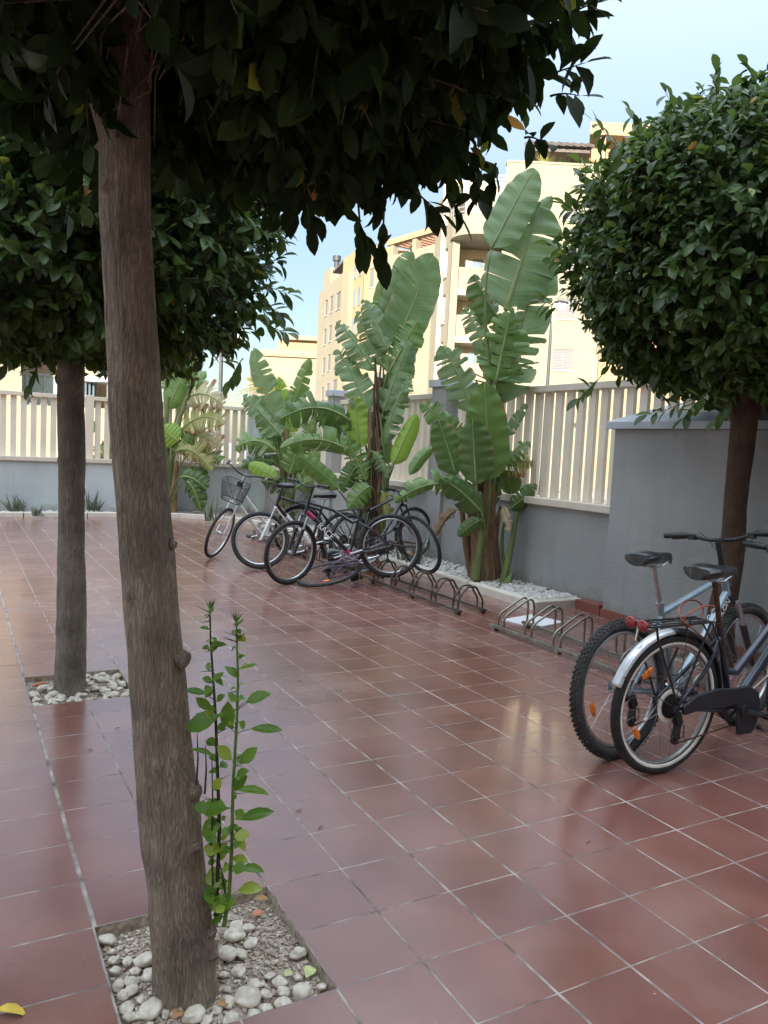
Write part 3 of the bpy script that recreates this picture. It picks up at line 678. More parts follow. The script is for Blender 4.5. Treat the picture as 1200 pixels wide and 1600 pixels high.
# set back penthouse with terrace planting
q = [pt(878, dA + 3), pt(1000, dA + 3), pt(1000, dA + 12), pt(878, dA + 12)]
def prism(mb, q, z0, z1, mi=0):
    n = len(q); mb.add([(p.x, p.y, z0) for p in q] + [(p.x, p.y, z1) for p in q], [tuple(range(n - 1, -1, -1)), tuple(range(n, 2 * n))] + [(i, (i + 1) % n, (i + 1) % n + n, i + n) for i in range(n)], mi)
mb = MB(); zp = hz(930, 214, dA + 3); 
prism(mb, [pt(893, dA + 4), pt(1000, dA + 4), pt(1000, dA + 12), pt(893, dA + 12)], zroof - 1, zp)
adopt(mb.build('penthouse', M['tan']), blk)
mb = MB(); prism(mb, [pt(889, dA + 2.6), pt(1000, dA + 2.6), pt(1000, dA + 12.3), pt(889, dA + 12.3)], zp + .002, zp + .75); adopt(mb.build('penthouse_roof', M['tan'], bevel=.03), blk)
mb = MB(); prism(mb, [pt(905, dA + 2.9), pt(914, dA + 2.9), pt(914, dA + 3.4), pt(905, dA + 3.4)], zroof - .5, zp + .001); adopt(mb.build('terrace_column', M['facade']), blk)
mb = MB(); prism(mb, [pt(792, dA + 4), pt(892, dA + 4), pt(892, dA + 12), pt(792, dA + 12)], zroof - 1, hz(850, 243, dA + 4)); adopt(mb.build('penthouse', M['tan']), blk)
mb = MB(); zc = hz(850, 236, dA + 3); prism(mb, [pt(798, dA + 2.4), pt(891, dA + 2.4), pt(891, dA + 9), pt(798, dA + 9)], hz(850, 242, dA + 3), zc)
for k in range(9):
    p = pt(800 + k * 11, dA + 2.3); mb.box((p.x, p.y, zc + .12), (.5, .5, .2))
adopt(mb.build('dark_canopy', M['roofdark']), blk)
# solid core so nothing shows through
mb = MB(); prism(mb, [pt(771, dA + 1.6), pt(1115, dA + 1.6), pt(1115, dA + 13), pt(771, dA + 13)], -.3, zroof - .4); adopt(mb.build('core', M['facade']), blk)
# balcony stack
dB = dA + .6
zf = [hz(700, v, dB) for v in (676, 600, 524.5, 450, 375)]      # floor slab levels
PB0, PB1 = pt(690, dB), pt(768, dB)
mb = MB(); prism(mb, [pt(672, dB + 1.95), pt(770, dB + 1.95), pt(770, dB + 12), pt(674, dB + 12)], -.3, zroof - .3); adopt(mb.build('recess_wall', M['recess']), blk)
mb = MB(); prism(mb, [pt(690, dB), pt(701.5, dB), pt(701.5, dB + .6), pt(690, dB + .6)], -.3, zf[4]); adopt(mb.build('balcony_pillar', M['facade'], bevel=.02), blk)
for i, z in enumerate(zf[:4]):
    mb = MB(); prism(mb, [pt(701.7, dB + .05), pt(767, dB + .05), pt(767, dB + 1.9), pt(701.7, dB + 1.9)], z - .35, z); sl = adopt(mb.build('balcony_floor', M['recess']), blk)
    mb = MB(); prism(mb, [pt(702, dB + .1), pt(766, dB + .1), pt(766, dB + .22), pt(702, dB + .22)], z + .002, z + 1.28); pr = adopt(mb.build('balcony_parapet', M['travertine']), blk)
    mb = MB(); prism(mb, [pt(722, dB + 1.86), pt(738, dB + 1.86), pt(738, dB + 1.93), pt(722, dB + 1.93)], z + .05, z + 2.2); adopt(mb.build('balcony_door', M['glass']), blk)
# curved top balcony
zc = zf[4]; c0 = (PB0 + PB1) / 2; half = (PB1 - PB0).length / 2; XB = (PB1 - PB0).normalized()
arc = []
for k in range(21):
    a = math.pi * k / 20; arc.append(c0 - XB * math.cos(a) * (half + .15) - NA * math.sin(a) * 1.7)
mb = MB(); arc2 = arc + [pt(770, dB + 3), pt(688, dB + 3)]
prism(mb, arc2, zc, zc + 1.15); adopt(mb.build('curved_balcony', M['facade']), blk)
mb = MB()
for dz in (1.85, 1.55, 1.3): mb.tube([p + Vector((0, 0, zc + dz)) for p in arc], .03, 6)
for p in arc[::2]: mb.tube([p + Vector((0, 0, zc + 1.1)), p + Vector((0, 0, zc + 1.85))], .025, 6)
adopt(mb.build('balcony_railing', M['metalrail']), blk)
mb = MB(); prism(mb, [pt(708, dB + 2.9), pt(722, dB + 2.9), pt(722, dB + 3.1), pt(708, dB + 3.1)], zc + 1.2, zc + 3.5); adopt(mb.build('balcony_door', M['pergola']), blk)
mb = MB()
for k in range(17):
    z = zc + 1.3 + k * .22; mb.bar(pt(735, dB + 2.95, z), pt(768, dB + 2.95, z), .05, .12)
adopt(mb.build('louvre_screen', M['winframe']), blk)
# left return of the block, running away from us
L0, L1 = pt(689.5, dB), pt(663, 52.6)
XL = (L1 - L0).normalized(); WL = (L1 - L0).length; ops = []
zl = hz(675, 299, 50)
for k in range(4):
    zb = zf[3 - k] + .9; ops.append((WL * .22, WL * .62, zb, zb + 1.75))
ops.append((WL * .3, WL * .6, zf[4] + 1.3, zf[4] + 3.2))
mb = MB(); Nn = wall_grid(mb, L0, XL, WL, -.3, zl, ops, .35)
adopt(mb.build('wall', M['facade']), blk)
for o_ in ops: window(blk, L0, XL, Nn, *o_, inset=.3, shutter=.35)
mb = MB()
for o_ in ops[:4]:
    p0, p1 = L0 + XL * o_[0], L0 + XL * o_[1]
    for dz in (.15, .4): mb.tube([p0 - Nn * .1 + Vector((0, 0, o_[2] + dz)), p1 - Nn * .1 + Vector((0, 0, o_[2] + dz))], .03, 6)
adopt(mb.build('window_guard', M['metalrail']), blk)
mb = MB(); prism(mb, [L0 + Nn * .4 + XL * .3, L1 + Nn * .4, pt(690, 58), pt(770, 58), pt(770, dB + 3.3), pt(705, dB + 3.3)], -.3, zl - .1); adopt(mb.build('core', M['facade']), blk)
# terrace shrubs are things of their own
def tuft(mb, P, n, L, spread=.8, wd=.05, curl=.5):
    for k in range(n):
        a = rnd.uniform(0, 6.283); e = rnd.uniform(.2, 1.35); l = L * rnd.uniform(.6, 1.1)
        d = Vector((math.cos(a) * math.cos(e) * spread, math.sin(a) * math.cos(e) * spread, math.sin(e)))
        s = Vector((-math.sin(a), math.cos(a), 0)) * wd / 2; pts = []
        for q_ in range(5):
            f = q_ / 4; p = P + d * l * f + Vector((0, 0, -curl * l * f * f * .5)); pts.append((p, 1 - f * .85))
        vs = []; 
        for p, w_ in pts: vs += [p - s * w_, p + s * w_]
        mb.add(vs, [(2 * i, 2 * i + 1, 2 * i + 3, 2 * i + 2) for i in range(4)])
for u, lab in ((823, 'yellow-green spiky shrub on the left end of the roof terrace'), (850, 'low spiky shrub in the middle of the roof terrace edge'), (885, 'dark drooping shrub on the terrace beside the tan penthouse')):
    mb = MB(); 
    for k in range(5): tuft(mb, pt(u + rnd.uniform(-8, 8), dA + 1.2, zroof + .1), 16, 1.5 if u < 830 else 1.1, wd=.1)
    tag(mb.build('terrace_shrub', M['bl_yell'] if u < 830 else M['citrus']), lab, 'shrub', 'shrubs along the roof terrace')

# --- long wing receding to the left
wg = empty('apartment_building', (0, 0, 0), 'long cream apartment wing with pergola roof and ochre stair tower', 'building')
W0, W1 = pt(672, 61.0), pt(556, 69.0); XW = (W1 - W0).normalized(); WW = (W1 - W0).length; zw = hz(640, 388, 63.2)
ops = []
def colx(u):   # distance along W0->W1 where image column u hits
    lo, hi = 0, 1
    for _ in range(40):
        m_ = (lo + hi) / 2; P = W0.lerp(W1, m_) - CAM; uu = 600 + F_PX * (P.x * cy - P.y * sy) / (P.x * sy + P.y * cy)
        if uu > u: lo = m_
        else: hi = m_
    return lo * WW
for row, v in enumerate((430, 487, 545, 602)):
    for u0, u1 in ((576.5, 585.5), (559, 567)):
        zc_ = hz((u0 + u1) / 2, v - (4 if u0 > 570 else 0), 67); x0, x1 = sorted((colx(u0), colx(u1))); ops.append((x0, x1, zc_ - .75, zc_ + .85))
mb = MB(); Nn = wall_grid(mb, W0, XW, WW, -.3, zw, ops); adopt(mb.build('wall', M['facade']), wg)
for o_ in ops: window(wg, W0, XW, Nn, *o_)
mb = MB(); prism(mb, [W0 + Nn * .5, W1 + Nn * .5, W1 + Nn * 12, W0 + Nn * 12], -.3, zw - .3); adopt(mb.build('core', M['facade']), wg)
# pergola on the roof
mb = MB(); zpg = hz(650, 352, 62)
for f in (.12, .42, .72): 
    for g_ in (1.0, 5.0):
        p = W0.lerp(W1, f) + Nn * g_; mb = MB(); mb.bar((p.x, p.y, zw - .3), (p.x, p.y, zpg - .25), .5, .5, XW); adopt(mb.build('pergola_post', M['facade']), wg)
mb = MB(); prism(mb, [W0.lerp(W1, -.02) + Nn * .6, W0.lerp(W1, .78) + Nn * .6, W0.lerp(W1, .78) + Nn * 1.1, W0.lerp(W1, -.02) + Nn * 1.1], zpg - .25, zpg + .2)
adopt(mb.build('pergola_beam', M['tan']), wg)
mb = MB()
for k in range(14):
    a = W0.lerp(W1, -.02 + k * .06); mb.bar(a + Nn * 1.1 + Vector((0, 0, zpg)), a + Nn * 6 + Vector((0, 0, zpg)), .12, .25)
adopt(mb.build('pergola_slats', M['pergola']), wg)
# ochre stair tower and far end
S0, S1 = pt(556, 68.2), pt(524, 74.0); XS = (S1 - S0).normalized(); WS = (S1 - S0).length
mb = MB(); Nn = wall_grid(mb, S0, XS, WS, -.3, hz(540, 392, 71), []); 
adopt(mb.build('stair_tower', M['ochre']), wg)
mb = MB(); prism(mb, [S0 + Nn * .05, S1 + Nn * .05, S1 + Nn * 8, S0 + Nn * 8], -.3, hz(540, 393, 71)); adopt(mb.build('core', M['ochre']), wg)
mb = MB(); Q0, Q1 = S0.lerp(S1, .42), S0.lerp(S1, .66); prism(mb, [Q0 - Nn * .5, Q1 - Nn * .5, Q1 - Nn * .01, Q0 - Nn * .01], -.3, hz(540, 425, 71)); adopt(mb.build('stair_panel', M['facade']), wg)
for k in range(5):
    z = hz(548, 418 + k * 46, 69.5)
    for f in (.1, .32):
        mb = MB(); P = S0.lerp(S1, f) - Nn * .03; mb.bar(P + Vector((0, 0, z)), P + XS * .5 + Vector((0, 0, z)), .08, 1.6); adopt(mb.build('stair_slot', M['glass']), wg)
E0, E1 = pt(524, 74.6), pt(488.5, 85.0); XE = (E1 - E0).normalized(); WE = (E1 - E0).length; ze = hz(506, 443, 80)
ops = []
def colE(u):
    lo, hi = 0, 1
    for _ in range(40):
        m_ = (lo + hi) / 2; P = E0.lerp(E1, m_) - CAM; uu = 600 + F_PX * (P.x * cy - P.y * sy) / (P.x * sy + P.y * cy)
        if uu > u: lo = m_
        else: hi = m_
    return lo * WE
for v in (472, 517, 562, 607):
    for u0, u1, dv in ((511, 517.5, 0), (501.5, 506, 6), (494, 498, 12)):
        zc_ = hz(u0, v + dv * .9, 76 + (514 - u0) * .3); x0, x1 = sorted((colE(u0), colE(u1))); ops.append((x0, x1, zc_ - .8, zc_ + .8))
mb = MB(); Nn = wall_grid(mb, E0, XE, WE, -.3, ze, ops); adopt(mb.build('wall', M['facade']), wg)
for o_ in ops: window(wg, E0, XE, Nn, *o_)
mb = MB(); prism(mb, [E0 + Nn * .5, E1 + Nn * .5, E1 + Nn * 10, E0 + Nn * 10], -.3, ze - .3); adopt(mb.build('core', M['facade']), wg)
mb = MB(); prism(mb, [E0.lerp(E1, .55) + Nn * .1, E0.lerp(E1, .85) + Nn * .1, E0.lerp(E1, .85) + Nn * 2, E0.lerp(E1, .55) + Nn * 2], ze - .4, ze + 1.7); ch = adopt(mb.build('chimney', M['facade']), wg)
mb = MB(); p = E0.lerp(E1, .68) + Nn * 1; mb.tube([(p.x, p.y, ze + 1.7), (p.x, p.y, ze + 2.6), (p.x, p.y, ze + 2.7), (p.x, p.y, ze + 3.2)], [.25, .25, .42, .42], 10); adopt(mb.build('flue', M['polegrey']), wg)
mb = MB(); a, b = E0 + Vector((0, 0, hz(523, 408, 75))), E0.lerp(E1, .42) + Vector((0, 0, hz(509, 425, 79))); mb.bar(a + Nn * 2, b + Nn * 2, 4, .2); adopt(mb.build('sloping_canopy', M['roofdark']), wg)

# --- low ochre building further off
lb = empty('apartment_building', (0, 0, 0), 'low pale ochre building in the distance between the fence and the cream wing', 'building')
C0, C1, C2 = pt(500, 96), pt(400, 96), pt(386, 112)
mb = MB(); wall_grid(mb, C0, (C1 - C0).normalized(), (C1 - C0).length, -.3, hz(450, 547, 96), [])
wall_grid(mb, C1, (C2 - C1).normalized(), (C2 - C1).length, -.3, hz(450, 556, 96), [])
adopt(mb.build('wall', M['facade_far']), lb)
mb = MB(); prism(mb, [C0 + NA * .3, C1 + NA * .3, C2 + NA * 3 + R0 * .3, C0 + NA * 20], -.3, hz(450, 556, 96)); adopt(mb.build('core', M['facade_far']), lb)
mb = MB(); prism(mb, [pt(500, 99), pt(428, 99), pt(428, 110), pt(500, 110)], hz(450, 556, 99), hz(450, 532, 99)); adopt(mb.build('upper_storey', M['tan']), lb)
mb = MB(); prism(mb, [pt(505, 98), pt(436, 98), pt(436, 112), pt(505, 112)], hz(450, 532, 99) + .01, hz(450, 525, 99)); adopt(mb.build('flat_roof', M['facade']), lb)
mb = MB(); p0, p1 = pt(500, 95.8), pt(398, 95.8); z = hz(450, 556, 96); mb.bar(p0 + Vector((0, 0, z)), p1 + Vector((0, 0, z)), .5, .3); adopt(mb.build('cornice', M['tan']), lb)
mb = MB(); 
for du in (403, 409): 
    z = hz(du, 585, 96); p = pt(du, 95.9, z); mb.bar(p, p + (C0 - C1).normalized() * .4, .1, 1.2)
adopt(mb.build('window', M['glass']), lb)

# --- house just beyond the far left fence
hb = empty('town_house', (0, 0, 0), 'cream house with white glazed balcony just over the far left fence', 'house')
H0, H1 = pt(-160, 24), pt(33, 24.8)
mb = MB(); Nn = wall_grid(mb, H0, (H1 - H0).normalized(), (H1 - H0).length, -.3, 8, []); adopt(mb.build('wall', M['facade']), hb)
mb = MB(); prism(mb, [H0 + Nn * .1, H1 + Nn * .1, pt(36, 34), pt(-160, 34)], -.3, 8); adopt(mb.build('core', M['facade']), hb)
J0, J1 = pt(34, 26.6), pt(128, 27.2); XJ = (J1 - J0).normalized(); WJ = (J1 - J0).length
ops = [(1.0 + k * 1.0, 1.6 + k * 1.0, .9, 1.75) for k in range(1)]
mb = MB(); Nn = wall_grid(mb, J0, XJ, WJ, -.3, 8, [(.15, 1.9, 3.9, 6.6)], 1.2); adopt(mb.build('wall', M['tan']), hb)
mb = MB(); prism(mb, [J0 + Nn * 1.3, J1 + Nn * 1.3, pt(128, 36), pt(34, 36)], -.3, 8); adopt(mb.build('core', M['tan']), hb)
mb = MB(); z0 = hz(70, 587, 26.5)
for a, b in ((J0 - Nn * .8, J1 - Nn * .8),):
    for dz in (0, -1.1): mb.bar(a + Vector((0, 0, z0 + dz)), b + Vector((0, 0, z0 + dz)), .06, .07)
    n = 5
    for k in range(n + 1): p = a.lerp(b, k / n); mb.bar(p + Vector((0, 0, z0 - 1.1)), p + Vector((0, 0, z0 + 0)), .06, .06, XJ)
    mb.bar(J0 - Nn * .8 + Vector((0, 0, z0 - 1.1)), J0 - Nn * .8 + Vector((0, 0, z0 + 3)), .1, .1, XJ)
    mb.bar(J0.lerp(J1, .12) - Nn * .8 + Vector((0, 0, z0 - 1.1)), J0.lerp(J1, .12) - Nn * .8 + Vector((0, 0, z0 + 3)), .06, .06, XJ)
adopt(mb.build('balcony_frame', M['winframe']), hb)
mb = MB(); prism(mb, [J0 - Nn * .9, J1 - Nn * .9, J1 - Nn * .01, J0 - Nn * .01], z0 - 1.4, z0 - 1.16); adopt(mb.build('balcony_floor', M['facade']), hb)
mb = MB(); a, b = J0 - Nn * .78, J1 - Nn * .78; mb.bar(a + Vector((0, 0, z0 - .55)), b + Vector((0, 0, z0 - .55)), .01, 1.0)
gl, N_, L_, B_ = new_mat('pale_green_glass'); B_.inputs['Base Color'].default_value = (.45, .60, .55, 1); B_.inputs['Roughness'].default_value = .15; B_.inputs['Alpha'].default_value = .35
adopt(mb.build('balcony_glass', gl), hb)
# basement-style dark windows seen through the slats
mb = MB()
for k in range(10):
    p = pt(-40 + k * 17, 23.85, hz(50, 645, 23.8)); mb.bar(p, p + (H1 - H0).normalized() * .2, .05, .6)
adopt(mb.build('window', M['glass']), hb)

fb = empty('apartment_building', (0, 0, 0), 'distant pinkish building with stepped balconies behind the second trunk', 'building')
mb = MB(); prism(mb, [pt(128, 52), pt(150, 52), pt(152, 60), pt(128, 60)], -.3, hz(140, 560, 52)); adopt(mb.build('wall', M['facade_far']), fb)
mb = MB(); prism(mb, [pt(149.5, 54), pt(165, 54), pt(165, 60), pt(149.5, 60)], -.3, hz(157, 600, 54)); adopt(mb.build('stair_tower', M['tan']), fb)
mb = MB()
for v in (552, 597): prism(mb, [pt(128, 50.4), pt(171, 50.4), pt(171, 53), pt(128, 53)], hz(150, v, 51), hz(150, v - 9, 51))
adopt(mb.build('balcony', M['winframe']), fb)
mb = MB(); 
for du in (131, 137, 143): mb.bar(pt(du, 51.9, hz(du, 612, 52) - 1), pt(du, 51.9, hz(du, 612, 52) + .6), .8, .1)
adopt(mb.build('window', M['glass']), fb)
fb = empty('garden_wall', (0, 0, 0), 'pale street wall seen between the slats behind the arching dry leaves', 'wall')
mb = MB(); prism(mb, [pt(-200, 21.5), pt(322, 21.5), pt(322, 21.9), pt(-200, 21.9)], -.3, hz(200, 640, 21.5)); adopt(mb.build('wall_body', M['facade']), fb)

# --- unseen block added behind us to keep the sun off the courtyard
bb = empty('apartment_building', (0, 0, 0), 'unseen tall cream apartment block added behind the courtyard to shade it', 'building')
mb = MB(); X0 = Vector((-30, -9.5, 0)); ops = []
for fl in range(3):
    for k in range(11): ops.append((2 + k * 4.6, 3.6 + k * 4.6, 1.2 + fl * 3.1, 2.6 + fl * 3.1))
def wall_facing(mb, O, X, width, z0, z1, ops): return wall_grid(mb, O, X, width, z0, z1, ops)
wall_facing(mb, X0, Vector((1, 0, 0)), 52, -.3, 9.8, ops)
mb.add([(-30, -9.9, -.3), (22, -9.9, -.3), (22, -22, -.3), (-30, -22, -.3), (-30, -9.9, 9.8), (22, -9.9, 9.8), (22, -22, 9.8), (-30, -22, 9.8)], [(0, 1, 5, 4), (1, 2, 6, 5), (2, 3, 7, 6), (3, 0, 4, 7), (4, 5, 6, 7)], 1)
adopt(mb.build('wall', [M['facade'], M['ochre']]), bb)

# --- street lamps
def lamp(P, h, label, head, lit=False, arm=None):
    t = empty('street_lamp', P, label, 'street lamp')
    mb = MB(); mb.tube([(0, 0, -.3), (0, 0, 1), (0, 0, h)], [.09, .075, .05], 10)
    if arm is not None: mb.tube([(0, 0, h), arm * .5 + Vector((0, 0, h + .1)), arm + Vector((0, 0, h + .05))], .035, 8)
    mb.build('post', M['polegrey'], t, smooth=True)
    a = (arm if arm is not None else Vector((0, 0, 0))) + Vector((0, 0, h))
    mb = MB(); mb.box(a + Vector((0, 0, .08)), (.45, .3, .12)); mb.build('lamp_head', M['polegrey'], t, bevel=.02)
    m, N, L, B = new_mat('lamp_lens'); B.inputs['Base Color'].default_value = (.8, .8, .75, 1)
    if lit:
        B.inputs['Emission Color'].default_value = (1, .86, .45, 1); B.inputs['Emission Strength'].default_value = 22
    mb = MB(); mb.blob(a + Vector((0, 0, -.02)), .2, .16, .12, None, 8, 12); mb.build('lens', m, t, smooth=True)
    if lit:
        ld = bpy.data.lights.new('lamp_light', 'POINT'); ld.energy = 110; ld.color = (1, .85, .5); ld.shadow_soft_size = .2
        lo = bpy.data.objects.new('lamp_light', ld); COL.objects.link(lo); lo.parent = t; lo.location = a + Vector((0, 0, -.2))
P = pt(849, 30); zl_ = hz(862, 476, 30); lamp(P, zl_, 'lit street lamp glowing at the left edge of the right-hand tree crown', None, True, (pt(862, 30) - P))
P = pt(341.5, 24); lamp(P, hz(341, 520, 24), 'slim dark lamp post rising behind the far fence, unlit', None, False, Vector((.5, .2, 0)))

# ================================================================ TREES
def trunk_mesh(path, radii, seed, segs=56, rings=150, knobs=0, flare=.0, groove=.0):
    "path: list of Vector; smooth interpolated; noisy bark surface"
    mb = MB(); n = len(path)
    def interp(f):
        x = f * (n - 1); i = min(int(x), n - 2); t_ = x - i; p0 = path[max(i - 1, 0)]; p1 = path[i]; p2 = path[i + 1]; p3 = path[min(i + 2, n - 1)]
        P = .5 * ((2 * p1) + (p2 - p0) * t_ + (2 * p0 - 5 * p1 + 4 * p2 - p3) * t_ ** 2 + (3 * p1 - p0 - 3 * p2 + p3) * t_ ** 3)
        r0, r1 = radii[i], radii[i + 1]; s = t_ * t_ * (3 - 2 * t_); return P, r0 + (r1 - r0) * s
    kn = [(rnd.random(), rnd.uniform(0, 6.283), rnd.uniform(.006, .016), rnd.uniform(.10, .22)) for _ in range(knobs)]
    for j in range(rings + 1):
        f = j / rings; P, r = interp(f); P2, _ = interp(min(1, f + .01)); P1, _ = interp(max(0, f - .01)); tz = (P2 - P1).normalized()
        ax = Vector((1, 0, 0)); ax = (ax - tz * ax.dot(tz)).normalized(); ay = tz.cross(ax)
        L = (path[-1] - path[0]).length
        for k in range(segs):
            a = 2 * math.pi * k / segs; d = ax * math.cos(a) + ay * math.sin(a)
            q = Vector((math.cos(a) * 1.3, math.sin(a) * 1.3, f * L * 2.2 + seed))
            rr = r * (1 + .10 * noise.noise(q) + .05 * noise.noise(q * 2.7)) + .0035 * noise.noise(Vector((math.cos(a) * 9, math.sin(a) * 9, f * L * 9)))
            if groove: rr -= groove * math.exp(-((a - 4.3) / .16) ** 2) * max(0, 1 - f * 3)
            if flare: rr += flare * math.exp(-f * 28)
            for kf, ka, kh, kw in kn:
                da = (a - ka + math.pi) % (2 * math.pi) - math.pi; df = (f - kf) * L / r
                e = (da * da + df * df) / (kw * kw)
                if e < 6: rr += kh * math.exp(-e)
            mb.v.append(tuple(P + d * rr))
    for j in range(rings):
        for k in range(segs):
            k2 = (k + 1) % segs; mb.f.append((j * segs + k, j * segs + k2, (j + 1) * segs + k2, (j + 1) * segs + k)); mb.m.append(0)
    return mb

def leaf_template():
    rows = [(0, 0), (.12, .34), (.35, .9), (.6, 1.0), (.82, .62), (1, 0)]
    vs = []; fs = []
    vs.append((0, 0, 0))
    for x, w_ in rows[1:-1]:
        zc = -.10 * x * x * 2
        vs += [(x, -w_ * .5, zc + w_ * .16), (x, 0, zc), (x, w_ * .5, zc + w_ * .16)]
    vs.append((1, 0, -.26))
    fs = [(0, 1, 2), (0, 2, 3)]
    for i in range(3):
        b = 1 + i * 3; fs += [(b, b + 3, b + 4, b + 1), (b + 1, b + 4, b + 5, b + 2)]
    b = 10; fs += [(b, 13, b + 1), (b + 1, 13, b + 2)]
    return np.array(vs, float), fs
LV, LF = leaf_template()
def leaves_object(name, P, D, Nm, Ln, Wd, tint, mat, parent):
    "vectorised leaves: P base points, D directions, Nm normals"
    n = len(P); D = D / np.linalg.norm(D, axis=1)[:, None]
    S = np.cross(Nm, D); S /= np.maximum(np.linalg.norm(S, axis=1), 1e-6)[:, None]; N2 = np.cross(D, S)
    curl = nr.uniform(.2, 1.8, n)
    X = LV[:, 0][None, :, None] * Ln[:, None, None] * D[:, None, :]
    Y = LV[:, 1][None, :, None] * Wd[:, None, None] * S[:, None, :]
    Z = LV[:, 2][None, :, None] * (Ln * .6 * curl)[:, None, None] * N2[:, None, :]
    V = (P[:, None, :] + X + Y + Z).reshape(-1, 3)
    k = len(LV); tri = np.array([f for f in LF if len(f) == 3]); quad = np.array([f for f in LF if len(f) == 4])
    off = (np.arange(n) * k)[:, None, None]
    tf = (tri[None] + off).reshape(-1, 3); qf = (quad[None] + off).reshape(-1, 4)
    me = bpy.data.meshes.new(name); me.vertices.add(len(V)); me.vertices.foreach_set('co', V.ravel())
    nl = tf.size + qf.size; me.loops.add(nl); me.loops.foreach_set('vertex_index', np.concatenate([tf.ravel(), qf.ravel()]).astype(np.int32))
    npoly = len(tf) + len(qf); me.polygons.add(npoly)
    st = np.concatenate([np.arange(len(tf)) * 3, len(tf) * 3 + np.arange(len(qf)) * 4]); me.polygons.foreach_set('loop_start', st.astype(np.int32))
    me.polygons.foreach_set('use_smooth', np.ones(npoly, bool))
    me.update(calc_edges=True)
    at_ = me.attributes.new('tint', 'FLOAT', 'POINT'); at_.data.foreach_set('value', np.repeat(tint, k).astype(np.float32))
    me.materials.append(mat)
    o = bpy.data.objects.new(name, me); COL.objects.link(o); o.parent = parent
    return o
def unit(n):
    v = nr.normal(size=(n, 3)); return v / np.linalg.norm(v, axis=1)[:, None]

def crown(parent, C, rx, ry, rz, n_twig, per, Ll, power=3.2, interior=4000, seed=0, cut=None, droop=.35, sprigs=14, low=1.0, mat='citrus', rot=0.0):
    "superellipsoid head of leaf sprays; local coordinates about the tree base"
    U = unit(int(n_twig * 1.3))
    k = (np.abs(U) ** power).sum(1) ** (-1 / power); S = U * k[:, None]
    # lumpy outline
    lump = np.array([noise.noise(Vector(s * 2.1 + seed)) + .6 * noise.noise(Vector(s * 5 + seed)) for s in S])
    rad = 1 + .11 * lump
    depth = 1 - nr.exponential(.07, len(S)).clip(0, .5)
    P0 = S * (rad * depth)[:, None] * np.array([rx, ry, rz]) ; P0[:, 2] *= np.where(P0[:, 2] < 0, low, 1)
    P0 = P0[:n_twig]; S = S[:n_twig]; nT = len(P0)
    out = S / np.linalg.norm(S, axis=1)[:, None]
    RM = np.array([[math.cos(rot), math.sin(rot), 0], [-math.sin(rot), math.cos(rot), 0], [0, 0, 1.0]]); P0 = P0 @ RM; out = out @ RM
    td = out * 1.0 + unit(nT) * .55 + np.array([0, 0, .15]); td /= np.linalg.norm(td, axis=1)[:, None]
    tl = nr.uniform(.10, .24, nT)
    m = per; tt = np.tile(np.linspace(.15, 1, m), nT); ti = np.repeat(np.arange(nT), m)
    B = P0[ti] - td[ti] * (tl[ti] * .6)[:, None] + td[ti] * (tl[ti] * tt)[:, None]
    rd = unit(len(B)); D = td[ti] * .55 + rd * .9 + out[ti] * .25; D[:, 2] -= droop
    Nn_ = out[ti] * .9 + np.array([0, 0, .7]) + unit(len(B)) * .45
    Ln = nr.uniform(.5, 1.25, len(B)) * Ll * nr.uniform(.8, 1.15, nT)[ti]; Wd = Ln * nr.uniform(.38, .60, len(B))
    tint = np.clip(nr.beta(1.6, 2.2, len(B)) * .93 + .18 * nr.rand(nT)[ti] - .07, 0, .93)
    yy = nr.rand(len(B)); tint[yy > .985] = .965; tint[yy > .9965] = 1.0
    # interior fill
    Pi = unit(interior) * (nr.rand(interior) ** .45 * .9)[:, None]; kk = (np.abs(Pi / np.linalg.norm(Pi, axis=1)[:, None]) ** power).sum(1) ** (-1 / power)
    Pi = Pi * kk[:, None] * np.array([rx, ry, rz]); Pi[:, 2] *= np.where(Pi[:, 2] < 0, low, 1); Pi = Pi @ RM
    Di = unit(interior); Di[:, 2] -= .3; Ni = unit(interior)
    Li = nr.uniform(.8, 1.3, interior) * Ll
    P = np.vstack([B, Pi]) + np.array(C); D = np.vstack([D, Di]); Nn_ = np.vstack([Nn_, Ni])
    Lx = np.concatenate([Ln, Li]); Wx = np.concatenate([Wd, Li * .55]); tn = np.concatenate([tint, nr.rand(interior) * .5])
    if cut is not None:
        ok = cut(P); P, D, Nn_, Lx, Wx, tn = P[ok], D[ok], Nn_[ok], Lx[ok], Wx[ok], tn[ok]
    leaves_object('crown', P, D, Nn_, Lx, Wx, tn, M[mat], parent)
    # twigs
    mb = MB()
    for i in range(0, nT, 3):
        a = Vector(P0[i] + np.array(C)); d = Vector(td[i]); c = Vector(C)
        inn = a - Vector(out[i]) * .25
        mb.tube([inn, a - d * tl[i] * .5, a + d * tl[i] * .45], [.005, .0035, .0015], 4, cap=False)
    return mb

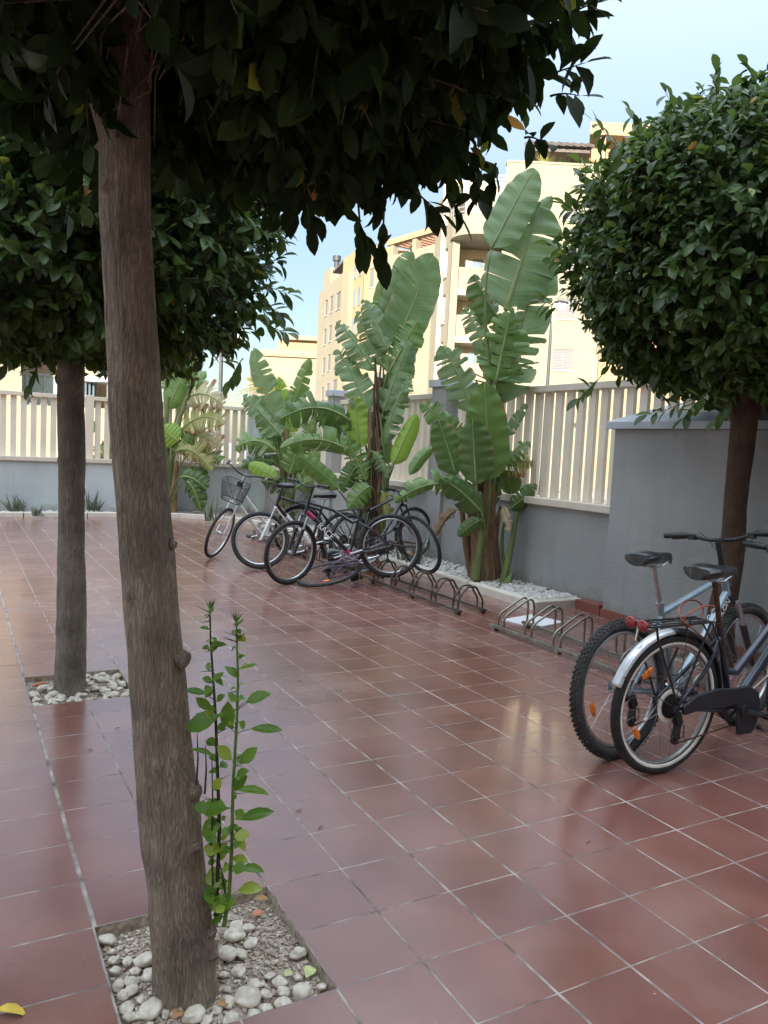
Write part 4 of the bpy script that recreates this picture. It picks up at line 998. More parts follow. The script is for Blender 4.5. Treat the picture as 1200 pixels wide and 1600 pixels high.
def limbs(mb, top, C, rx, ry, rz, n, r0, seed):
    rr = random.Random(seed)
    for k in range(n):
        a = 2 * math.pi * k / n + rr.uniform(-.3, .3); e = rr.uniform(-.25, .75)
        end = Vector(C) + Vector((math.cos(a) * rx * .75, math.sin(a) * ry * .75, e * rz * .8)); s = Vector(top) - Vector((0, 0, rr.uniform(0, .25)))
        mid = s.lerp(end, .5) + Vector((0, 0, .1 * rr.uniform(-1, 1.5)))
        mb.tube([s, s.lerp(mid, .5) + Vector((0, 0, .05)), mid, mid.lerp(end, .5), end], [r0, r0 * .8, r0 * .6, r0 * .4, r0 * .2], 8)
        for q in range(3):
            b = mid.lerp(end, rr.random()); e2 = b + Vector((rr.uniform(-.5, .5), rr.uniform(-.5, .5), rr.uniform(-.2, .5)))
            mb.tube([b, b.lerp(e2, .5) + Vector((0, 0, .05)), e2], [r0 * .35, r0 * .22, r0 * .08], 6)

# near tree -------------------------------------------------------
d1 = 1.945
base1 = px_floor(291, 1552, -.03)
t1 = empty('orange_tree', base1, 'large foreground orange tree with ridged brown trunk and dark overhanging crown', 'tree', 'orange trees in square pits')
def tp(u, v, d, b): return at(u, v, d) - b
cx1 = base1 + Vector((-.0, .0, 0))
dd = (base1 - CAM); db = dd.x * sy + dd.y * cy
path = [tp(290, 1572, db, base1), tp(289, 1500, db, base1), tp(277, 1380, db, base1), tp(264, 1260, db, base1), tp(248, 1100, db, base1), tp(232, 900, db, base1), tp(215, 700, db, base1), tp(205, 500, db, base1), tp(196, 320, db, base1), tp(195, 150, db, base1), tp(194, 0, db, base1), tp(196, -260, db, base1)]
k_ = db / F_PX
rad = [52 * k_, 50.5 * k_, 47 * k_, 46 * k_, 43 * k_, 41 * k_, 39 * k_, 37 * k_, 37 * k_, 36 * k_, 34 * k_, 30 * k_]
rad = [r / math.cos(.25) * .98 for r in rad]
random.seed(3)
tm = trunk_mesh(path, rad, 5.3, 72, 260, 26, .006, .02)
tm.build('trunk', M['bark'], t1, smooth=True)
# burls, lumps and the old branch stub
for u, v, r, dx_ in ((288, 1030, 12, 1), (160, 165, 15, -1), (201, 990, 5, -1), (330, 1455, 13, 1), (332, 1490, 14, 1), (305, 1235, 14, 1), (322, 1420, 10, 1), (272, 850, 6, 1), (270, 925, 7, 1), (268, 880, 5, 1)):
    mb = MB(); Pk = tp(u, v, db - .01, base1); mb.blob(Pk - RGT * dx_ * r * k_ * .5, r * k_ * 1.25, r * k_ * 1.1, r * k_ * 1.3, None, 10, 14, jit=.5, seed=u); mb.build('burl', M['bark'], t1, smooth=True)
mb = MB(); mb.tube([tp(186, 235, db, base1), tp(168, 195, db, base1), tp(152, 158, db - .02, base1)], [.045, .030, .020], 10)
mb.build('branch_stub', M['bark'], t1, smooth=True)
C1_ = Vector((-sy * .08 + .01, -cy * .08 - .02, 2.85))
def cut1(P):
    f = P[:, 0] * sy + P[:, 1] * cy; l = P[:, 0] * cy - P[:, 1] * sy
    return ~((f < .06) & (np.abs(l + .11) < .085 + .05 * nr.rand(len(P))) & (P[:, 2] < 2.5))
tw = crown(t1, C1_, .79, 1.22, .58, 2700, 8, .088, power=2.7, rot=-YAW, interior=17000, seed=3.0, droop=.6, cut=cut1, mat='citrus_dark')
limbs(tw, path[-1] - Vector((0, 0, .1)), C1_ + Vector((0, 0, .15)), .75, .85, .5, 7, .03, 5)
tw.build('branches', M['bark'], t1, smooth=True)

def sprigs(parent, base, items, d, Ll, mat, bark):
    for (u0, v0, u1, v1, n) in items:
        o0 = rnd.uniform(-.15, .1); a = at(u0, v0, d + o0) - base; e = at(u1, v1, d + o0 - rnd.uniform(-.05, .1)) - base; m_ = (a + e) / 2 + UPV * (e - a).length * rnd.uniform(-.12, .2)
        pts = [a * (1 - s) ** 2 + m_ * 2 * s * (1 - s) + e * s * s for s in [i / 7 for i in range(8)]]
        mb = MB(); mb.tube(pts, [.0035 - .0026 * i / 7 for i in range(8)], 5); sg = mb.build('sprig', M[bark], parent)
        P, D, Nv, L_ = [], [], [], []
        for k in range(n):
            s = .25 + .75 * k / max(1, n - 1); p = a * (1 - s) ** 2 + m_ * 2 * s * (1 - s) + e * s * s; t_ = (e - a).normalized(); sd_ = (1 if k % 2 else -1)
            dd_ = t_ * (.6 if k < n - 1 else 1.2) + UPV * sd_ * rnd.uniform(.3, .9) * (0 if k == n - 1 else 1) + RGT * rnd.uniform(-.3, .3) + FWD * rnd.uniform(-.6, .6) + Vector((0, 0, -.15))
            P.append(p); D.append(dd_); Nv.append(UPV + Vector((rnd.uniform(-.5, .5), rnd.uniform(-.5, .5), .5)) - FWD * rnd.uniform(-.2, .8)); L_.append(Ll * rnd.uniform(.75, 1.15))
        L_ = np.array(L_); lf = leaves_object('leaves', np.array(P), np.array(D), np.array(Nv), L_, L_ * .45, nr.rand(n) * .9, M[mat], parent); lf.parent = sg
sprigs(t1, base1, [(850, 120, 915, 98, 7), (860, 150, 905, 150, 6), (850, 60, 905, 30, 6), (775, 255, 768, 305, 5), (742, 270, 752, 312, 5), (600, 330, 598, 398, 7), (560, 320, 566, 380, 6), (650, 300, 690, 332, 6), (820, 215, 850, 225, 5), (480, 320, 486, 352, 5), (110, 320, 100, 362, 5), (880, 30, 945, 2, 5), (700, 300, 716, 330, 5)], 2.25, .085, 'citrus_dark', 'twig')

# second tree on the left -----------------------------------------
base2 = px_floor(110, 1082, -.03)
t2 = empty('orange_tree', base2, 'second orange tree on the left with slim grey trunk and square-clipped crown', 'tree', 'orange trees in square pits')
dd = base2 - CAM; db = dd.x * sy + dd.y * cy; k_ = db / F_PX
path = [tp(110, 1090, db, base2), tp(110, 1060, db, base2), tp(112, 960, db, base2), tp(111, 820, db, base2), tp(112, 700, db, base2), tp(110, 560, db, base2), tp(108, 470, db, base2)]
rad = [27 * k_, 24 * k_, 22 * k_, 19.5 * k_, 19.5 * k_, 19 * k_, 18 * k_]
tm = trunk_mesh(path, rad, 9.1, 40, 120, 22, .008, 0); tm.build('trunk', M['bark_grey'], t2, smooth=True)
C2_ = Vector((-.03, .0, 2.72))
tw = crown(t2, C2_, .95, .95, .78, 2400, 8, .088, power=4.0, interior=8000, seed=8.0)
limbs(tw, path[-1], C2_, .9, .9, .8, 7, .035, 6)
tw.build('branches', M['bark_grey'], t2, smooth=True)

sprigs(t2, base2, [(400, 440, 455, 460, 9), (405, 500, 450, 520, 8), (400, 380, 445, 350, 8), (380, 560, 362, 592, 6), (410, 470, 440, 490, 7), (300, 560, 296, 600, 5), (60, 560, 50, 596, 6), (400, 420, 440, 400, 7)], 4.2, .10, 'citrus', 'twig')

# right-hand tree --------------------------------------------------
base3 = G(14.9, 7.45, -.03)
t3 = empty('orange_tree', base3, 'right-hand orange tree with reddish trunk standing behind the parked bicycles', 'tree', 'orange trees in square pits')
dd = base3 - CAM; db = dd.x * sy + dd.y * cy; k_ = db / F_PX
path = [base3 * 0, tp(1127, 960, db, base3), tp(1142, 880, db, base3), tp(1150, 780, db, base3), tp(1160, 690, db, base3), tp(1164, 620, db, base3), tp(1165, 560, db, base3)]
rad = [26 * k_, 22 * k_, 18 * k_, 17 * k_, 18.5 * k_, 22 * k_, 20 * k_]
tm = trunk_mesh(path, rad, 2.7, 40, 120, 10, .0, 0); tm.build('trunk', M['bark_red'], t3, smooth=True)
C3_ = tp(1218, 392, db, base3)
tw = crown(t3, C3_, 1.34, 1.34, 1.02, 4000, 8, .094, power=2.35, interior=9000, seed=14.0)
limbs(tw, path[-2], C3_, 1.4, 1.4, 1.0, 7, .04, 7)
sprigs(t3, base3, [(985, 262, 928, 190, 12), (925, 345, 880, 318, 9), (1010, 235, 985, 175, 8), (1120, 160, 1118, 112, 8), (1190, 140, 1168, 104, 8), (1060, 190, 1040, 145, 8), (945, 580, 905, 622, 8), (1090, 620, 1012, 648, 9), (1110, 610, 1070, 652, 8), (880, 480, 845, 470, 7), (900, 400, 862, 385, 7), (955, 300, 905, 255, 8), (1150, 620, 1120, 655, 7)], 5.0, .11, 'citrus', 'twig')
# stray sprigs above the outline
tw.build('branches', M['bark_red'], t3, smooth=True)

# ---- citrus sapling shoots beside the near trunk
shoot = empty('citrus_shoots', base1 + Vector((.09, .0, 0)), 'bright green thorny shoots growing from the foot of the big trunk', 'plant')
sb = Vector(shoot.location); ds = d1 + .03
def sp_(u, v, o=0): return at(u, v, ds + o) - sb
mb = MB()
stems = [[(350, 1447), (358, 1395), (362, 1330), (364, 1230), (370, 1130), (372, 1060), (370, 1000), (369, 972)], [(337, 1430), (340, 1370), (343, 1290), (340, 1210), (337, 1120), (333, 1060), (329, 1000), (328, 952)]]
thorn = []
for si, st_ in enumerate(stems):
    pts = [sp_(u, v, .02 * si) for u, v in st_]; n = len(pts); mb.tube(pts, [(.0062 - .0042 * i / (n - 1)) for i in range(n)], 8, mi=0 if si == 0 else 1)
    for i in range(n - 1):
        for q in range(2):
            f = rnd.random(); p = pts[i].lerp(pts[i + 1], f); s = rnd.choice((-1, 1)); d = (RGT * s * rnd.uniform(.6, 1) + FWD * rnd.uniform(-.6, .6) + Vector((0, 0, rnd.uniform(-.2, .5)))).normalized()
            mb.tube([p, p + d * .02, p + d * rnd.uniform(.03, .05)], [.0016, .001, .0002], 5, mi=1)
for a, b in (((307, 1225), (308, 1145)), ((320, 1240), (321, 1165)), ((330, 1330), (331, 1180)), ((352, 1395), (338, 1330)), ((333, 1390), (326, 1300))):
    mb.tube([sp_(*a, .01), (sp_(*a, .01) + sp_(*b, .01)) / 2 + RGT * .003, sp_(*b, .01)], [.003, .0022, .001], 6, mi=1)
for p0, dirs in (((328, 952), 6), ((369, 972), 6)):
    for k in range(dirs):
        p = sp_(*p0); d = (RGT * rnd.uniform(-.7, .7) + FWD * rnd.uniform(-.4, .4) + Vector((0, 0, .9))).normalized(); mb.tube([p - d * .01, p + d * .015, p + d * .028], [.0015, .002, .0004], 5)
stem_mb = mb
LS = [(344, 1118, 288, 1138, 30), (362, 1140, 352, 1096, 26), (390, 1139, 443, 1139, 14), (383, 1098, 421, 1082, 18), (375, 1194, 401, 1168, 18), (370, 1235, 418, 1236, 13), (372, 1281, 429, 1265, 17), (360, 1302, 388, 1328, 20),
      (372, 1358, 415, 1358, 14), (370, 1393, 411, 1385, 19), (356, 1264, 312, 1260, 30), (346, 1288, 312, 1303, 28), (350, 1368, 320, 1375, 30), (352, 1398, 352, 1424, 26), (362, 1188, 340, 1165, 20), (340, 1163, 320, 1156, 14),
      (332, 1110, 306, 1090, 14), (325, 1085, 288, 1076, 10), (364, 1235, 384, 1212, 20), (335, 1182, 300, 1168, 9), (330, 1065, 350, 1050, 8), (372, 1060, 352, 1040, 12), (374, 1046, 403, 1036, 6), (331, 1015, 352, 1004, 12), (332, 1020, 334, 1004, 11),
      (326, 1048, 326, 1034, 9), (345, 1330, 318, 1322, 22), (341, 1345, 352, 1318, 20), (333, 1235, 345, 1216, 14), (372, 1095, 356, 1084, 10), (318, 1250, 312, 1272, 18), (342, 1398, 330, 1424, 20), (362, 1340, 388, 1345, 14), (350, 1300, 372, 1290, 16), (328, 962, 334, 946, 4), (369, 980, 381, 966, 4), (329, 985, 311, 978, 6)]
for k in range(95):
    st_ = stems[k % 2]; f = rnd.random() ** .75; x = (1 - f) * (len(st_) - 1.01); i = int(x); q = x - i
    u = st_[i][0] * (1 - q) + st_[i + 1][0] * q; v = st_[i][1] * (1 - q) + st_[i + 1][1] * q; low = max(0, (v - 950) / 480)
    l_ = rnd.uniform(9, 17) + 17 * low * rnd.random(); sd_ = rnd.choice((-1, 1)) if k % 2 == 0 else (-1 if rnd.random() < .65 else 1)
    LS.append((u + sd_ * 3, v - 3, u + sd_ * l_ * rnd.uniform(.5, 1), v - l_ * rnd.uniform(-.5, .9), l_ * rnd.uniform(.45, .8)))
P, D, Nq, Lq, Wq = [], [], [], [], []
pet = MB(); samp = []
for si, st_ in enumerate(stems):
    for i in range(len(st_) - 1):
        for q in range(6): samp.append(sp_(st_[i][0] + (st_[i + 1][0] - st_[i][0]) * q / 6, st_[i][1] + (st_[i + 1][1] - st_[i][1]) * q / 6, .02 * si))
for bu, bv, tu, tv, wpx in LS:
    o_ = rnd.uniform(-.03, .03); a = sp_(bu, bv, o_); b = sp_(tu, tv, o_ + rnd.uniform(-.025, .025)); n_ = min(samp, key=lambda p: (p - a - Vector((0, 0, -.012))).length); (pet if (n_ - a).length > .004 else MB()).tube([n_, a.lerp(n_, .4) + Vector((0, 0, .002)), a], [.0015, .0012, .001], 5) if (n_ - a).length < .07 else None; P.append(a); D.append(b - a); Lq.append((b - a).length); Wq.append(wpx * ds / F_PX * 1.15)
    Nq.append(-FWD * rnd.uniform(.3, 1.0) + Vector((0, 0, rnd.uniform(.4, 1.0))) + RGT * rnd.uniform(-.4, .4))
n0_ = len(stem_mb.v); stem_mb.v += pet.v; stem_mb.f += [tuple(i + n0_ for i in f) for f in pet.f]; stem_mb.m += [0] * len(pet.f)
stem_mb.build('stems', [M['thornstem'], M['darkshoot']], shoot, smooth=True)
leaves_object('leaves', np.array(P), np.array(D), np.array(Nq), np.array(Lq), np.array(Wq), np.array([rnd.choice((.1, .3, .5, .7, .85, .965)) for _ in LS]), M['shoot_leaf'], shoot)

# a nearer overhanging sprig leaves + fallen leaves
def single_leaf(name, P, D, Nv, L_, W_, mat, label, cat='leaf', group=None):
    o = leaves_object(name, np.array([list(P)]), np.array([list(D)]), np.array([list(Nv)]), np.array([L_]), np.array([W_]), np.array([.5]), mat, None); tag(o, label, cat, group); return o
Pf = px_floor(-12, 1580, .012); single_leaf('fallen_leaf', Pf, px_floor(52, 1578, .012) - Pf, Vector((0, 0, 1)), .085, .034, M['yellowleaf'], 'yellow curled leaf lying on the tiles at the bottom left corner')
for u, v, du, dv, m_, lb_, w_ in ((478, 1528, 12, -22, 'paleleaf', 'pale green fallen leaf at the right rim of the near tree pit', .034), (445, 1526, 10, -12, 'paleleaf', 'small pale green fallen leaf among the pebbles of the near pit', .022),
                              (395, 1405, 26, -3, 'deadleaf', 'brown dry leaf curled at the back corner of the near tree pit', .03), (340, 1570, 18, -6, 'deadleaf', 'brown dry leaf against the right foot of the big trunk', .03),
                              (270, 1592, 14, -18, 'deadleaf', 'brown dry leaf in front of the big trunk', .03)):
    a = px_floor(u, v, -.012); b = px_floor(u + du, v + dv, -.012); single_leaf('fallen_leaf', a, b - a, Vector((.2, -.1, 1)), (b - a).length, w_, M[m_], lb_, group='fallen leaves in the near pit')
a = px_floor(403, 1426, -.02); mb = MB(); mb.blob((0, 0, 0), .021, .014, .005, Matrix.Rotation(.4, 3, 'Z'), 5, 7, jit=.3); tag(mb.build('terracotta_shard', M['terracotta'], loc=a), 'orange terracotta shard in the near tree pit', 'shard')
a = px_floor(62, 1069, -.01); mb = MB(); mb.blob((0, 0, 0), .05, .018, .012, Matrix.Rotation(.5, 3, 'Z'), 5, 7, jit=.3); tag(mb.build('terracotta_shard', M['terracotta'], loc=a), 'orange terracotta shard in the second tree pit', 'shard')
for (u, v), lb_ in zip(((463, 1267), (497, 1294), (916, 1316), (137, 1172), (180, 1138), (465, 1064)), ('dark dry petiole on the tiles right of the shoots', 'second dark dry petiole lying right of the shoots', 'small black crumb on the tiles in the right foreground', 'tiny dark twig below the second tree pit', 'tiny dark twig right of the second tree pit', 'tiny dark twig in the middle of the patio')):
    a = px_floor(u, v, .003); mb = MB(); mb.tube([a, a + Vector((.012, .003, .003)), a + Vector((.024, .002, 0))], [.002, .003, .001], 6); tag(mb.build('twig_litter', M['deadleaf']), lb_, 'litter')

# ================================================================ GIANT PLANTS
def paddle(mb, b, t, wd, N_, arch=0.0, torn=0.0, fold=.35, archv=None, tip=.5, nseg=40, mi=0, rib=1, rr=random):
    "blade + midrib with uv; appended to mb (faces get uv later)"
    L = (t - b).length; c = (b + t) / 2 + (archv if archv is not None else Vector((0, 0, 1))) * arch * L * 2
    bez = lambda s: b * (1 - s) ** 2 + c * 2 * s * (1 - s) + t * s * s
    prof = lambda s: max(0.0, math.sin(math.pi * min(1, (s ** .62) if s < 1 else 1)) if False else (min(1, (s / .16)) ** .55) * (max(0, 1 - ((max(s, .45) - .45) / .55) ** 2.3)) ** .62)
    pts = [bez(i / nseg) for i in range(nseg + 1)]
    for side in (-1, 1):
        # tear positions
        brk = [0]
        if torn > 0:
            s = .06
            while s < .95:
                s += (.012 + .13 * rr.random() ** 2.2) / (torn * .9 + .1); 
                if s < .97: brk.append(s)
        else:
            if rr.random() < .8: brk.append(rr.uniform(.2, .8))
        brk.append(1.0)
        drop0 = fold + rr.uniform(-.15, .15)
        for a, e in zip(brk[:-1], brk[1:]):
            n = max(2, int((e - a) * nseg) + 1); dr = drop0 + (rr.uniform(-.5, .75) * min(1, torn) if torn > 0 else rr.uniform(-.05, .05)); sl = rr.uniform(-.02, .05) * (1 if torn else .3)
            short = 1 - (rr.random() ** 3) * .30 * min(1, torn)
            gap = (rr.choice((0, 0, .06, .12, .3)) * (e - a)) if torn > 0 else .0
            base = len(mb.v); M_ = 5
            for i in range(n + 1):
                s = a + (e - a) * i / n; P = bez(s); Tn = (bez(min(1, s + .01)) - bez(max(0, s - .01))).normalized()
                S = Tn.cross(N_).normalized() * side; Nv = S.cross(Tn) * side
                if Nv.dot(N_) < 0: Nv = -Nv
                w_ = wd / 2 * prof(min(.999, max(.001, s))) * short
                # taper corners of strips for a frayed look
                edge = min(i, n - i) / n
                w2 = w_ * (1 - (.06 * (1 - min(1, edge * 5))) * (torn > 0))
                for q in range(M_ + 1):
                    f = q / M_; an = dr * f * 1.1
                    gg = (gap * L * f * (1 if i == 0 else -1 if i == n else 0)) * .7
                    wav = .012 * math.sin(s * 40 + side) * f * wd * 2
                    P2 = P + S * (w2 * f * math.cos(an)) - Nv * (w2 * f * math.sin(an) - wav) + Tn * (sl * L * f + .10 * w2 * f + gg)
                    mb.v.append(tuple(P2)); mb.uv.append((s, f * side))
            for i in range(n):
                for q in range(M_):
                    k0 = base + i * (M_ + 1) + q; mb.f.append((k0, k0 + M_ + 1, k0 + M_ + 2, k0 + 1)); mb.m.append(mi)
    # rib
    k0 = len(mb.v); r0 = max(.006, wd * .035)
    mb.tube([p + N_ * .001 for p in pts[::4]], [r0 * (1 - .8 * i / (len(pts[::4]) - 1)) for i in range(len(pts[::4]))], 6, mi=rib); mb.uv += [(0, 0)] * (len(mb.v) - k0)
def plant_leaf(parent, pb, b, t, wd, mat, torn=0, arch=0, N_=None, fold=.35, stalk=None, archv=None, stalk_r=.016, seed=0, smat='stemgreen'):
    rr = random.Random(seed); mb = MB()
    if N_ is None: N_ = (-FWD * 1.0 + RGT * rr.uniform(-.5, .5) + Vector((0, 0, rr.uniform(.0, .5)))).normalized()
    Tn = (t - b).normalized(); N_ = (N_ - Tn * N_.dot(Tn)).normalized()
    paddle(mb, b, t, wd, N_, arch, torn, fold, archv, mi=0, rib=1, rr=rr)
    if stalk is not None:
        k0 = len(mb.v); m1 = stalk.lerp(b, .55) + Vector((0, 0, .04)) * (b - stalk).length; Tt = ((b + t) / 2 + (archv if archv is not None else Vector((0, 0, 1))) * arch * (t - b).length * 2 - b).normalized()
        m1 = m1.lerp(b - Tt * (b - stalk).length * .45, .5)
        pts = [stalk * (1 - s) ** 2 + m1 * 2 * s * (1 - s) + b * s * s for s in [i / 8 for i in range(9)]]
        mb.tube(pts, [stalk_r * (1.25 - .65 * i / 8) for i in range(9)], 8, mi=2); mb.uv += [(0, 0)] * (len(mb.v) - k0)
    me = bpy.data.meshes.new('leaf'); me.from_pydata(mb.v, [], mb.f)
    for m_ in (M[mat], M['rib'], M[smat]): me.materials.append(m_)
    me.polygons.foreach_set('material_index', mb.m); me.polygons.foreach_set('use_smooth', [True] * len(me.polygons))
    uvl = me.uv_layers.new(name='UVMap'); li = np.empty(len(me.loops), np.int32); me.loops.foreach_get('vertex_index', li); uvl.data.foreach_set('uv', np.array(mb.uv, np.float32)[li].ravel())
    o = bpy.data.objects.new('leaf', me); COL.objects.link(o); o.parent = parent
    return o
def strelitzia(label, base, d, leaves_, stems_, trunk_pts=None, group='giant bird of paradise plants'):
    t = empty('bird_of_paradise_plant', base, label, 'plant', group); B0 = Vector(base)
    for i, L_ in enumerate(leaves_):
        bu, bv, tu, tv, wpx, mat, torn, arch = L_[:8]; k = L_[8] if len(L_) > 8 else {}
        do = k.get('d', rnd.uniform(-.25, .25)); dt = k.get('dt', do + rnd.uniform(-.2, .2)); b = at(bu, bv, d + do) - B0; tt = at(tu, tv, d + dt) - B0
        st_ = k.get('stalk', None); stalk = None
        if st_: stalk = at(st_[0], st_[1], d + do * .3) - B0
        av = k.get('av', None); 
        if av: av = (RGT * av[0] + UPV * av[1]).normalized()
        plant_leaf(t, B0, b, tt, wpx * d / F_PX * k.get('w', 1.0), mat, torn, arch, None, k.get('fold', .35), stalk, av, k.get('r', .016), seed=i * 7 + int(d * 10), smat=k.get('s', 'stemgreen'))
    mb = MB()
    for S_ in stems_:
        pts = [at(u, v, d + S_[2] if len(S_) > 2 else d) - B0 for u, v in S_[0]]; n = len(pts); w0, w1 = S_[1]
        mi = S_[3] if len(S_) > 3 else 0
        mb.tube(pts, [(w0 + (w1 - w0) * i / (n - 1)) * d / F_PX / 2 for i in range(n)], 9, mi=mi)
    mb.build('stem', [M['stemgreen'], M['driedsheath'], M['stemred']], t, smooth=True)
    return t

# right-hand plant (in front of the nearest fence)
b3 = Vector((15.75 * T, 19.0 * T, .05)); d3 = (b3 - CAM).x * sy + (b3 - CAM).y * cy
S3 = lambda u, v: {'stalk': (u, v)}
LV3 = [
 (768, 388, 835, 264, 64, 'bl_grey', .0, .02, dict(stalk=(772, 610), d=-.1, dt=-.1, fold=.25)),
 (790, 485, 846, 318, 118, 'bl_grey', .18, .02, dict(stalk=(770, 640), d=.0, dt=.0, fold=.22)),
 (829, 350, 863, 307, 27, 'bl_grey', 0, .08, dict(d=.05, dt=.05, fold=.5)),
 (786, 505, 740, 428, 62, 'bl_dark', .35, -.06, dict(stalk=(768, 640), d=.25, dt=.3, fold=.5)),
 (776, 640, 848, 400, 92, 'bl_grey', .75, .015, dict(stalk=(762, 760), d=.12, dt=.12, fold=.3)),
 (774, 600, 800, 478, 62, 'bl_mid', .85, .02, dict(stalk=(762, 760), d=-.12, dt=-.12, fold=.4)),
 (768, 618, 796, 500, 84, 'bl_mid', .6, .0, dict(stalk=(760, 760), d=-.05, dt=-.05)),
 (772, 575, 727, 482, 46, 'bl_grey', .8, .03, dict(stalk=(762, 700), d=.1, dt=.2)),
 (740, 645, 690, 540, 60, 'bl_grey', .7, .06, dict(stalk=(752, 780), d=.0, dt=.0)),
 (766, 752, 757, 599, 66, 'bl_mid', .0, .0, dict(stalk=(757, 850), d=-.25, dt=-.3, fold=.3)),
 (712, 742, 685, 656, 46, 'bl_dark', .0, .02, dict(stalk=(745, 840), d=-.2, dt=-.2, fold=.2)),
 (744, 758, 738, 655, 56, 'bl_dark', .0, .0, dict(stalk=(750, 860), d=-.35, dt=-.4, fold=.3)),
 (790, 684, 823, 631, 20, 'bl_grey', .3, .04, dict(stalk=(768, 770), d=.1, dt=.1)),
 (762, 722, 832, 722, 58, 'bl_yell', .9, .02, dict(stalk=(758, 800), d=.05, dt=.1)),
 (783, 726, 826, 690, 34, 'bl_mid', .6, .0, dict(stalk=(764, 790), d=.0, dt=.0)),
 (790, 735, 800, 772, 40, 'bl_dark', .0, .0, dict(stalk=(768, 820), d=.15, dt=.15)),
 (797, 795, 836, 757, 32, 'bl_dark', .2, -.05, dict(stalk=(790, 900), d=-.05, dt=-.05, r=.02)),
 (738, 768, 620, 782, 52, 'bl_mid', .95, .16, dict(stalk=(752, 860), d=-.1, dt=-.2, fold=.8)),
 (640, 742, 678, 700, 22, 'bl_mid', .0, .15, dict(d=.0, dt=.1)),
 (752, 800, 690, 748, 52, 'bl_dark', .3, .06, dict(stalk=(752, 870), d=-.3, dt=-.35, fold=.6)),
 (750, 812, 716, 838, 24, 'bl_dark', .0, .04, dict(stalk=(752, 850), d=-.3, dt=-.3)),
 (770, 790, 757, 720, 40, 'bl_dark', .2, .0, dict(stalk=(760, 870), d=.1, dt=.1)),
 (725, 700, 660, 632, 44, 'bl_mid', .6, .08, dict(stalk=(748, 800), d=.2, dt=.3)),
 (712, 797, 678, 842, 30, 'bl_dry', .9, .16, dict(stalk=(745, 815), d=-.2, dt=-.2, fold=1.0, r=.006, s='driedsheath')),
 (786, 790, 797, 830, 34, 'bl_pale', .9, .10, dict(stalk=(770, 840), d=-.25, dt=-.3, fold=1.1, r=.006, s='driedsheath')),
]
ST3 = [([(748, 915), (747, 860), (744, 800), (746, 740)], (30, 9), -.05, 1), ([(765, 918), (762, 850), (757, 780), (755, 700)], (26, 9), .0, 1), ([(757, 915), (755, 850), (760, 780), (765, 700)], (20, 8), -.1, 1),
       ([(738, 905), (738, 860), (735, 800), (742, 750)], (16, 7), .1, 0), ([(775, 918), (770, 860), (768, 790), (769, 700)], (20, 8), .05, 1), ([(784, 918), (793, 880), (803, 830), (808, 800)], (14, 6), -.15, 0),
       ([(737, 900), (728, 850), (722, 800), (718, 770)], (14, 5), .05, 1), ([(779, 915), (774, 840), (782, 790)], (14, 5), .1, 1), ([(786, 920), (796, 905), (800, 895)], (16, 5), -.2, 0), ([(742, 905), (752, 840), (750, 770)], (14, 7), -.2, 0), ([(758, 760), (762, 640), (772, 560), (782, 490)], (14, 7), 0, 0)]
strelitzia('giant bird of paradise nearest the grey block, with the tallest grey-green paddle leaves', b3, d3, LV3, ST3)

